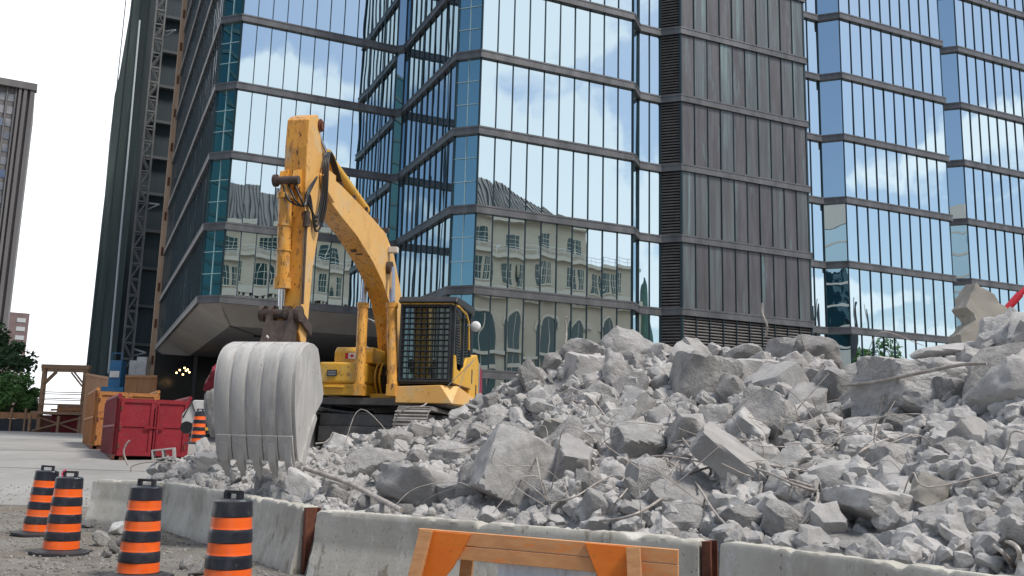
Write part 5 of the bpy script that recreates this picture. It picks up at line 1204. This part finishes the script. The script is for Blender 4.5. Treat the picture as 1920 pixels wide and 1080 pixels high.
for i, (r0, d0) in enumerate([(.001, .03), (.05, .027), (.09, .012), (.11, -.01), (.11, -.03), (.001, -.03)]):
    for k in range(16): a = 2 * math.pi * k / 16; V.append((c.x + d0, c.y + math.cos(a) * r0, c.z + math.sin(a) * r0))
for i in range(5):
    for k in range(16): F.append((i * 16 + k, i * 16 + (k + 1) % 16, (i + 1) * 16 + (k + 1) % 16, (i + 1) * 16 + k))
mb.add(V, F); ex('round_mirror', mb, M['white'], CB, fix=True, smooth=50)
# railing behind
mb = MB(); mb.tube([V3(-.9, -1.15, 2.9), V3(-.9, -1.0, 3.9), V3(-.9, -.82, 4.42), V3(-.9, -.66, 4.34)], .028, 8); mb.tube([V3(-.9, -1.0, 3.85), V3(-.9, -.45, 3.6)], .018, 8); ex('grab_rail', mb, M['steel'], smooth=60)
mb = MB(); mb.tube([V3(-1.0, -.50, 3.5), V3(-1.0, -.50, 3.95), V3(-1.0, -.55, 4.1)], .045, 8); ex('exhaust_pipe', mb, M['linkage'], smooth=60)
# undercarriage
mb = MB(); mb.lathe([(.62, 0), (.62, .13)], 32); mb.v = [(x - .2, y + .3, z + 2.25 - PZ) for x, y, z in mb.v]; ex('slew_ring', mb, M['under'], smooth=40)
mb = MB(); P3([(1.0, 2.2), (1.0, 1.95), (.55, 1.75), (-.9, 1.75), (-1.4, 1.95), (-1.4, 2.2)], -1.1, 1.5, mb); mb.box(.4, 1.05, -1.1, .62, 1.62 - PZ, 1.95 - PZ); ex('car_body', mb, M['under'], fix=True, bevel=.03)
def track(l0, l1):
    L_, R_ = 1.75, .42; loop = []
    for k in range(13): a = -math.pi / 2 + math.pi * k / 12; loop.append((L_ + math.cos(a) * R_, 1.45 + R_ + math.sin(a) * R_))
    for k in range(1, 14): loop.append((L_ - 2 * (L_ + .1) * k / 14, 1.45 + 2 * R_ - .04 * math.sin(math.pi * k / 14)))
    for k in range(13): a = math.pi / 2 + math.pi * k / 12; loop.append((-L_ - .2 + math.cos(a) * R_, 1.45 + R_ + math.sin(a) * R_))
    fr = P3([(a * .97, 1.87 + (b - 1.87) * .80) for a, b in loop], l0 + .12, l1 - .12); TF = ex('track_frame', fr, M['under'], fix=True)
    # shoes along the loop
    pts_ = loop + [loop[0]]; d = 0; mb = MB(); acc = []
    for i in range(len(pts_) - 1):
        a, b = Vector(pts_[i]), Vector(pts_[i + 1]); acc.append((a, b, (b - a).length))
    tot = sum(q[2] for q in acc); n = 52; step = tot / n
    for s_ in range(n):
        t = s_ * step
        for a, b, l in acc:
            if t <= l: break
            t -= l
        p = a.lerp(b, t / l if l else 0); e_ = (b - a).normalized(); nn_ = Vector((e_.y, -e_.x))
        c = Vector((p.x, (l0 + l1) / 2, p.y - PZ)); E = Vector((e_.x, 0, e_.y)); NN = Vector((nn_.x, 0, nn_.y))
        mb.frame(c, E * step * .46, (0, (l1 - l0) / 2, 0), NN * .018); mb.frame(c + NN * .035 + E * step * .3, E * .014, (0, (l1 - l0) / 2, 0), NN * .022)
        mb.frame(c + NN * .03 - E * step * .1, E * .012, (0, (l1 - l0) / 2, 0), NN * .018)
    ex('track_shoes', mb, M['track'])
track(-1.62, -1.05); track(.82, 1.46)

# ------------------------------------------------------------------ things behind bucket, left of excavator
pk = empty('white_machine', at(368, 790, 31), 'small white wheeled machine parked behind the red dumpster', 'machine')
c = at(368, 795, 31); mb = MB(); mb.prism([(-.5, 0), (.5, 0), (.5, .62), (.25, .78), (-.15, .78), (-.5, .3)], lambda a, b, w: Vector((c.x + a, c.y + w, c.z + b)), 0, 1.2); mb.build('body', M['offwhite'], pk, world=True, fix=True, bevel=.03)
mb = MB(); mb.tube([(c.x - .45, c.y - .03, c.z + .2), (c.x - .2, c.y - .03, c.z + .72), (c.x + .05, c.y - .03, c.z + .1)], .03, 8); mb.build('guard_bar', M['black'], pk, world=True)
for x in (-.3, .3): mb = MB(); mb.tube([(c.x + x, c.y - .05, c.z - .12), (c.x + x, c.y + .15, c.z - .12)], .2, 16); mb.build('wheel', M['hose'], pk, world=True)
mb = MB(); c = at(394, 815, 30); w_ = .42
mb.tube([(c.x - .28, c.y, c.z - .6), (c.x - .28, c.y, c.z + .2)], .035, 6); mb.tube([(c.x + .28, c.y, c.z - .6), (c.x + .28, c.y, c.z + .2)], .035, 6); mb.bar((c.x - .34, c.y, c.z + .18), (c.x + .34, c.y, c.z + .18), .06, .1)
o = settle(mb.build('yellow_trestle', M['yellow_clean'])); tag(o, 'yellow trestle frame beside the small distant barrel', 'trestle')
# tarp heap + red machine arm behind the bucket
w, f = rock_verts(71, 4, 'block', .12); me = bpy.data.meshes.new('tarp_heap'); me.from_pydata((w * np.array([.36, .4, .85])).tolist(), [], f); me.materials.append(mat('grey_tarp', (.16, .155, .15), (.30, .29, .28), 3, .8, 0, .02, 4)); me.shade_smooth()
o = bpy.data.objects.new('tarp_heap', me); COL.objects.link(o); o.location = at(408, 775, 25); tag(o, 'grey draped tarpaulin hanging below the maroon machine, left of the bucket', 'tarpaulin'); 
w, f = rock_verts(72, 4, 'cube', .08); me = bpy.data.meshes.new('maroon_machine_head'); me.from_pydata((w * np.array([.36, .34, .52])).tolist(), [], f); me.materials.append(mat('maroon_cloth', (.14, .006, .016), (.24, .012, .03), 2, .7, 0, .02, 5)); me.shade_smooth(); me.set_sharp_from_angle(angle=R(35))
o = bpy.data.objects.new('maroon_machine_head', me); COL.objects.link(o); o.location = at(414, 712, 25.5); o.rotation_euler = (.2, .5, .1); tag(o, 'maroon machine head half hidden by the left side of the bucket', 'machine')
# hollow concrete block left of the bucket
mb = MB(); c = at(292, 858, 19.0); 
for k in range(3):
    x = k * .2
    mb.box(x, x + .03, -.1, .1, 0, .2)
mb.box(.03, .4, -.1, .1, 0, .03); mb.box(.03, .4, -.1, .1, .17, .2)
o = mb.build('hollow_block', M['concrete_smooth'], bevel=.004); o.location = c - Vector((.05, 0, .05)); o.rotation_euler = (0, R(-8), R(6)); tag(o, 'hollow concrete block with two holes in front of the red dumpster', 'block')
# red machine behind the heap at right
rm = empty('red_machine', at(1900, 600, 17), 'bright red machine mostly hidden behind the slab at the upper right', 'machine')
mb = MB(); mb.tube([at(1870, 600, 17), at(1912, 552, 17)], .07, 10); mb.tube([at(1912, 552, 17), at(1945, 520, 17)], .05, 10); mb.build('hydraulic_ram', M['reddark'], rm, world=True, smooth=40)
mb = MB(); mb.bar(at(1900, 618, 17.3), at(1990, 580, 17.3), .16, .2); mb.build('boom', M['reddark'], rm, world=True, bevel=.02)
mb = MB(); c = at(1748, 672, 13.9); mb.prism([(-.13, -.25), (.22, -.25), (.16, .0), (.0, .12), (-.13, -.1)], lambda a, b, w: Vector((c.x + a, c.y + w, c.z + b)), 0, .4); mb.build('lower_fender', M['reddark'], rm, world=True, fix=True, bevel=.02)

# ------------------------------------------------------------------ what the glass mirrors: street side behind the camera
BG = empty('beige_building', st(33, -20), 'long beige stone building with arches and grey roof, mirrored in the glass bays', 'building')
TB = -20.0
def bfr(mb, s0, s1, z0, z1, t0, t1, mi=0): mb.frame(st((s0 + s1) / 2, (t0 + t1) / 2, (z0 + z1) / 2), DP * (s1 - s0) / 2, DW * (t1 - t0) / 2, (0, 0, (z1 - z0) / 2), mi)
sA, sB, sC = 4, 55, 62.5
mb = MB(); bfr(mb, sA, sB, 0, 28.5, TB - 18, TB); bfr(mb, sB, sC, 0, 24.0, TB - 18, TB); mb.build('wall', M['beige'], BG, world=True)
mb = MB(); a0_, a1_ = 28.9, 33.4
def roofz(x): return 34.6 if x < 42 else 34.6 - (x - 42) * .36
V = []
for x in (sA - .4, 42, sB + .4):
    zt = roofz(x); V += [st(x, TB + .5, 28.9), st(x, TB - 4.2, zt), st(x, TB - 14, zt), st(x, TB - 18, 28.9)]
mb.add(V, [(0, 1, 2, 3), (11, 10, 9, 8)] + [(i + o, i + o + 4, i + o + 5, i + o + 1) for o in (0, 4) for i in range(3)])
x = sA
while x < sB:
    p, q = st(x, TB + .52, 28.95), st(x, TB - 4.2, roofz(x) + .04); mb.bar(p, q, .07, .12); x += .55
mb.build('mansard_roof', M['roofmetal'], BG, world=True, fix=True)
mb = MB()
for z, h, o_ in ((28.6, .7, .9), (24.2, .45, .6), (19.9, .9, 1.1), (19.0, .35, .6), (12.5, .4, .5)):
    bfr(mb, sA - .1, (sB if z > 25 else sC) + .1, z - h / 2, z + h / 2, TB - .1, TB + o_)
x = sA + .3
while x < sC: bfr(mb, x, x + .35, 19.0, 19.5, TB + .5, TB + 1.0); x += .8
mb.build('cornice', M['beige2'], BG, world=True)
mb = MB(); x = sA
while x < sC: bfr(mb, x, x + .05, 24.45, 25.3, TB + .5, TB + .55); x += 1.2
bfr(mb, sA, sC, 25.28, 25.34, TB + .5, TB + .55); bfr(mb, sA, sC, 24.85, 24.9, TB + .5, TB + .55); mb.build('balcony_rail', M['white'], BG, world=True)
ci = 0; s_ = sA + 1.6
while s_ < sC - 2.5:
    for (x, w, z0_, z1_, nm) in ((s_, 1.25, 20.9, 23.4, 0), (s_ + 1.7, .75, 20.9, 23.4, 0), (s_ + .2, 1.9, 25.2, 26.9, 1)):
        if nm and s_ > sB - 3: continue
        mb = MB(); bfr(mb, x, x + w, z0_, z1_, TB - .05, TB + .06); wn = mb.build('window', M['winglass'], BG, world=True)
        mb = MB()
        for k in (1 / 3, 2 / 3): bfr(mb, x + w * k - .03, x + w * k + .03, z0_, z1_, TB + .061, TB + .09)
        for k in (.33, .66): bfr(mb, x, x + w, z0_ + (z1_ - z0_) * k - .025, z0_ + (z1_ - z0_) * k + .025, TB + .062, TB + .085)
        bfr(mb, x - .12, x + w + .12, z0_ - .15, z0_, TB + .0, TB + .14)
        fr_ = mb.build('frame', M['beige2'], BG, world=True); fr_.parent = wn; ci += 1
    # tall arch below
    cx = s_ + 1.5; pts_a = [(cx - 1.15, 4.0), (cx + 1.15, 4.0), (cx + 1.15, 15.9)] + [(cx + 1.15 * math.cos(a), 15.9 + 1.3 * math.sin(a)) for a in [math.pi * k / 10 for k in range(1, 10)]] + [(cx - 1.15, 15.9)]
    mb = MB(); mb.prism(pts_a, lambda a, b, w: st(a, w, b), TB - .05, TB + .07); wn = mb.build('arched_window', M['winglass'], BG, world=True, fix=True)
    arc = [st(cx + 1.3 * math.cos(a), TB + .1, 15.9 + 1.45 * math.sin(a)) for a in [math.pi * k / 12 for k in range(13)]]
    mb = MB(); mb.tube(arc, .16, 6); bfr(mb, cx - .04, cx + .04, 4, 17, TB + .08, TB + .12); bfr(mb, cx - 1.15, cx + 1.15, 10.4, 10.9, TB + .08, TB + .2); o = mb.build('arch_trim', M['beige2'], BG, world=True); o.parent = wn
    s_ += 4.2
# neighbouring things mirrored in the corner panes
def simple_tower(name, label, c, w, d, h, m1, m2, floors):
    r_ = empty(name, (c[0], c[1], 0), label, 'building')
    mb = MB(); mb.box(c[0] - w / 2, c[0] + w / 2, c[1] - d / 2, c[1] + d / 2, 0, h); mb.build('glass_wall', m1, r_, world=True)
    mb = MB()
    for k in range(floors):
        z = h * (k + 1) / floors; mb.box(c[0] - w / 2 - .15, c[0] + w / 2 + .15, c[1] - d / 2 - .15, c[1] + d / 2 + .15, z - .5, z)
    mb.build('floor_band', m2, r_, world=True); return r_
simple_tower('teal_tower', 'dark teal glass tower off to the left, mirrored in the overhanging corner', (-94, 2), 22, 26, 62, M['tealtower'], plain('teal_band', (.02, .06, .07), .5), 17)
simple_tower('pale_office_block', 'pale concrete and blue glass office block behind the viewpoint', (-34, -112), 44, 20, 60, mirror_glass('blue_office_glass', (.34, .44, .50), warp=.05, dark=.25), plain('pale_panel', (.62, .57, .52), .7), 12)
mb = MB(); mb.box(-56.4, -11.6, -122.4, -101.6, 54, 61); mb.box(-42, -37, -102.6, -100.6, 0, 60); mb.box(-24, -19, -102.6, -100.6, 0, 60); mb.box(-57, -11, -122.8, -100.2, 0, 24); mb.build('pale_frame', bpy.data.materials['pale_panel'], bpy.data.objects['pale_office_block'], world=True)
sp = empty('green_spire', st(68, -27), 'green netted spire mirrored beside the dark tower', 'spire'); c = st(68, -27)
mb = MB(); mb.lathe([(1.6, 0), (2.1, 12), (1.7, 17), (.8, 22), (.1, 25)], 12); mb.v = [(x + c.x, y + c.y, z) for x, y, z in mb.v]; mb.build('net_cover', mat('green_net', (.05, .12, .10), (.09, .18, .15), .6, .7), sp, world=True)
for k, s_ in enumerate((86.0, 90.0, 93.5)):
    fp = empty('flagpole', st(s_, -12), ('first', 'second', 'third')[k] + ' flagpole with a furled dark flag across the street, mirrored in the right-hand glass', 'flagpole', 'flagpoles across the street'); c = st(s_, -12)
    mb = MB(); mb.tube([(c.x, c.y, 0), (c.x, c.y, 22)], .08, 6); mb.build('pole', M['steel'], fp, world=True)
    mb = MB(); mb.lathe([(.1, 14), (1.0, 15.5), (.75, 18), (.15, 21.5)], 8); mb.v = [(x + c.x + .5 + (z - 18) * .08, (y) * .4 + c.y, z) for x, y, z in mb.v]; mb.build('flag', plain('dark_flag', (.05, .05, .06), .8), fp, world=True)
c = st(100, -20); tree((c.x, c.y, 0), 18, 6.5, 'round green tree across the street, mirrored low in the right-hand glass', M['leaf'], 4200, .4, 'mirrored street trees')
c = st(112, -22); tree((c.x, c.y, 0), 9, 4.5, 'low green tree across the street beyond the round one', M['leafdark'], 3000, .4, 'mirrored street trees')
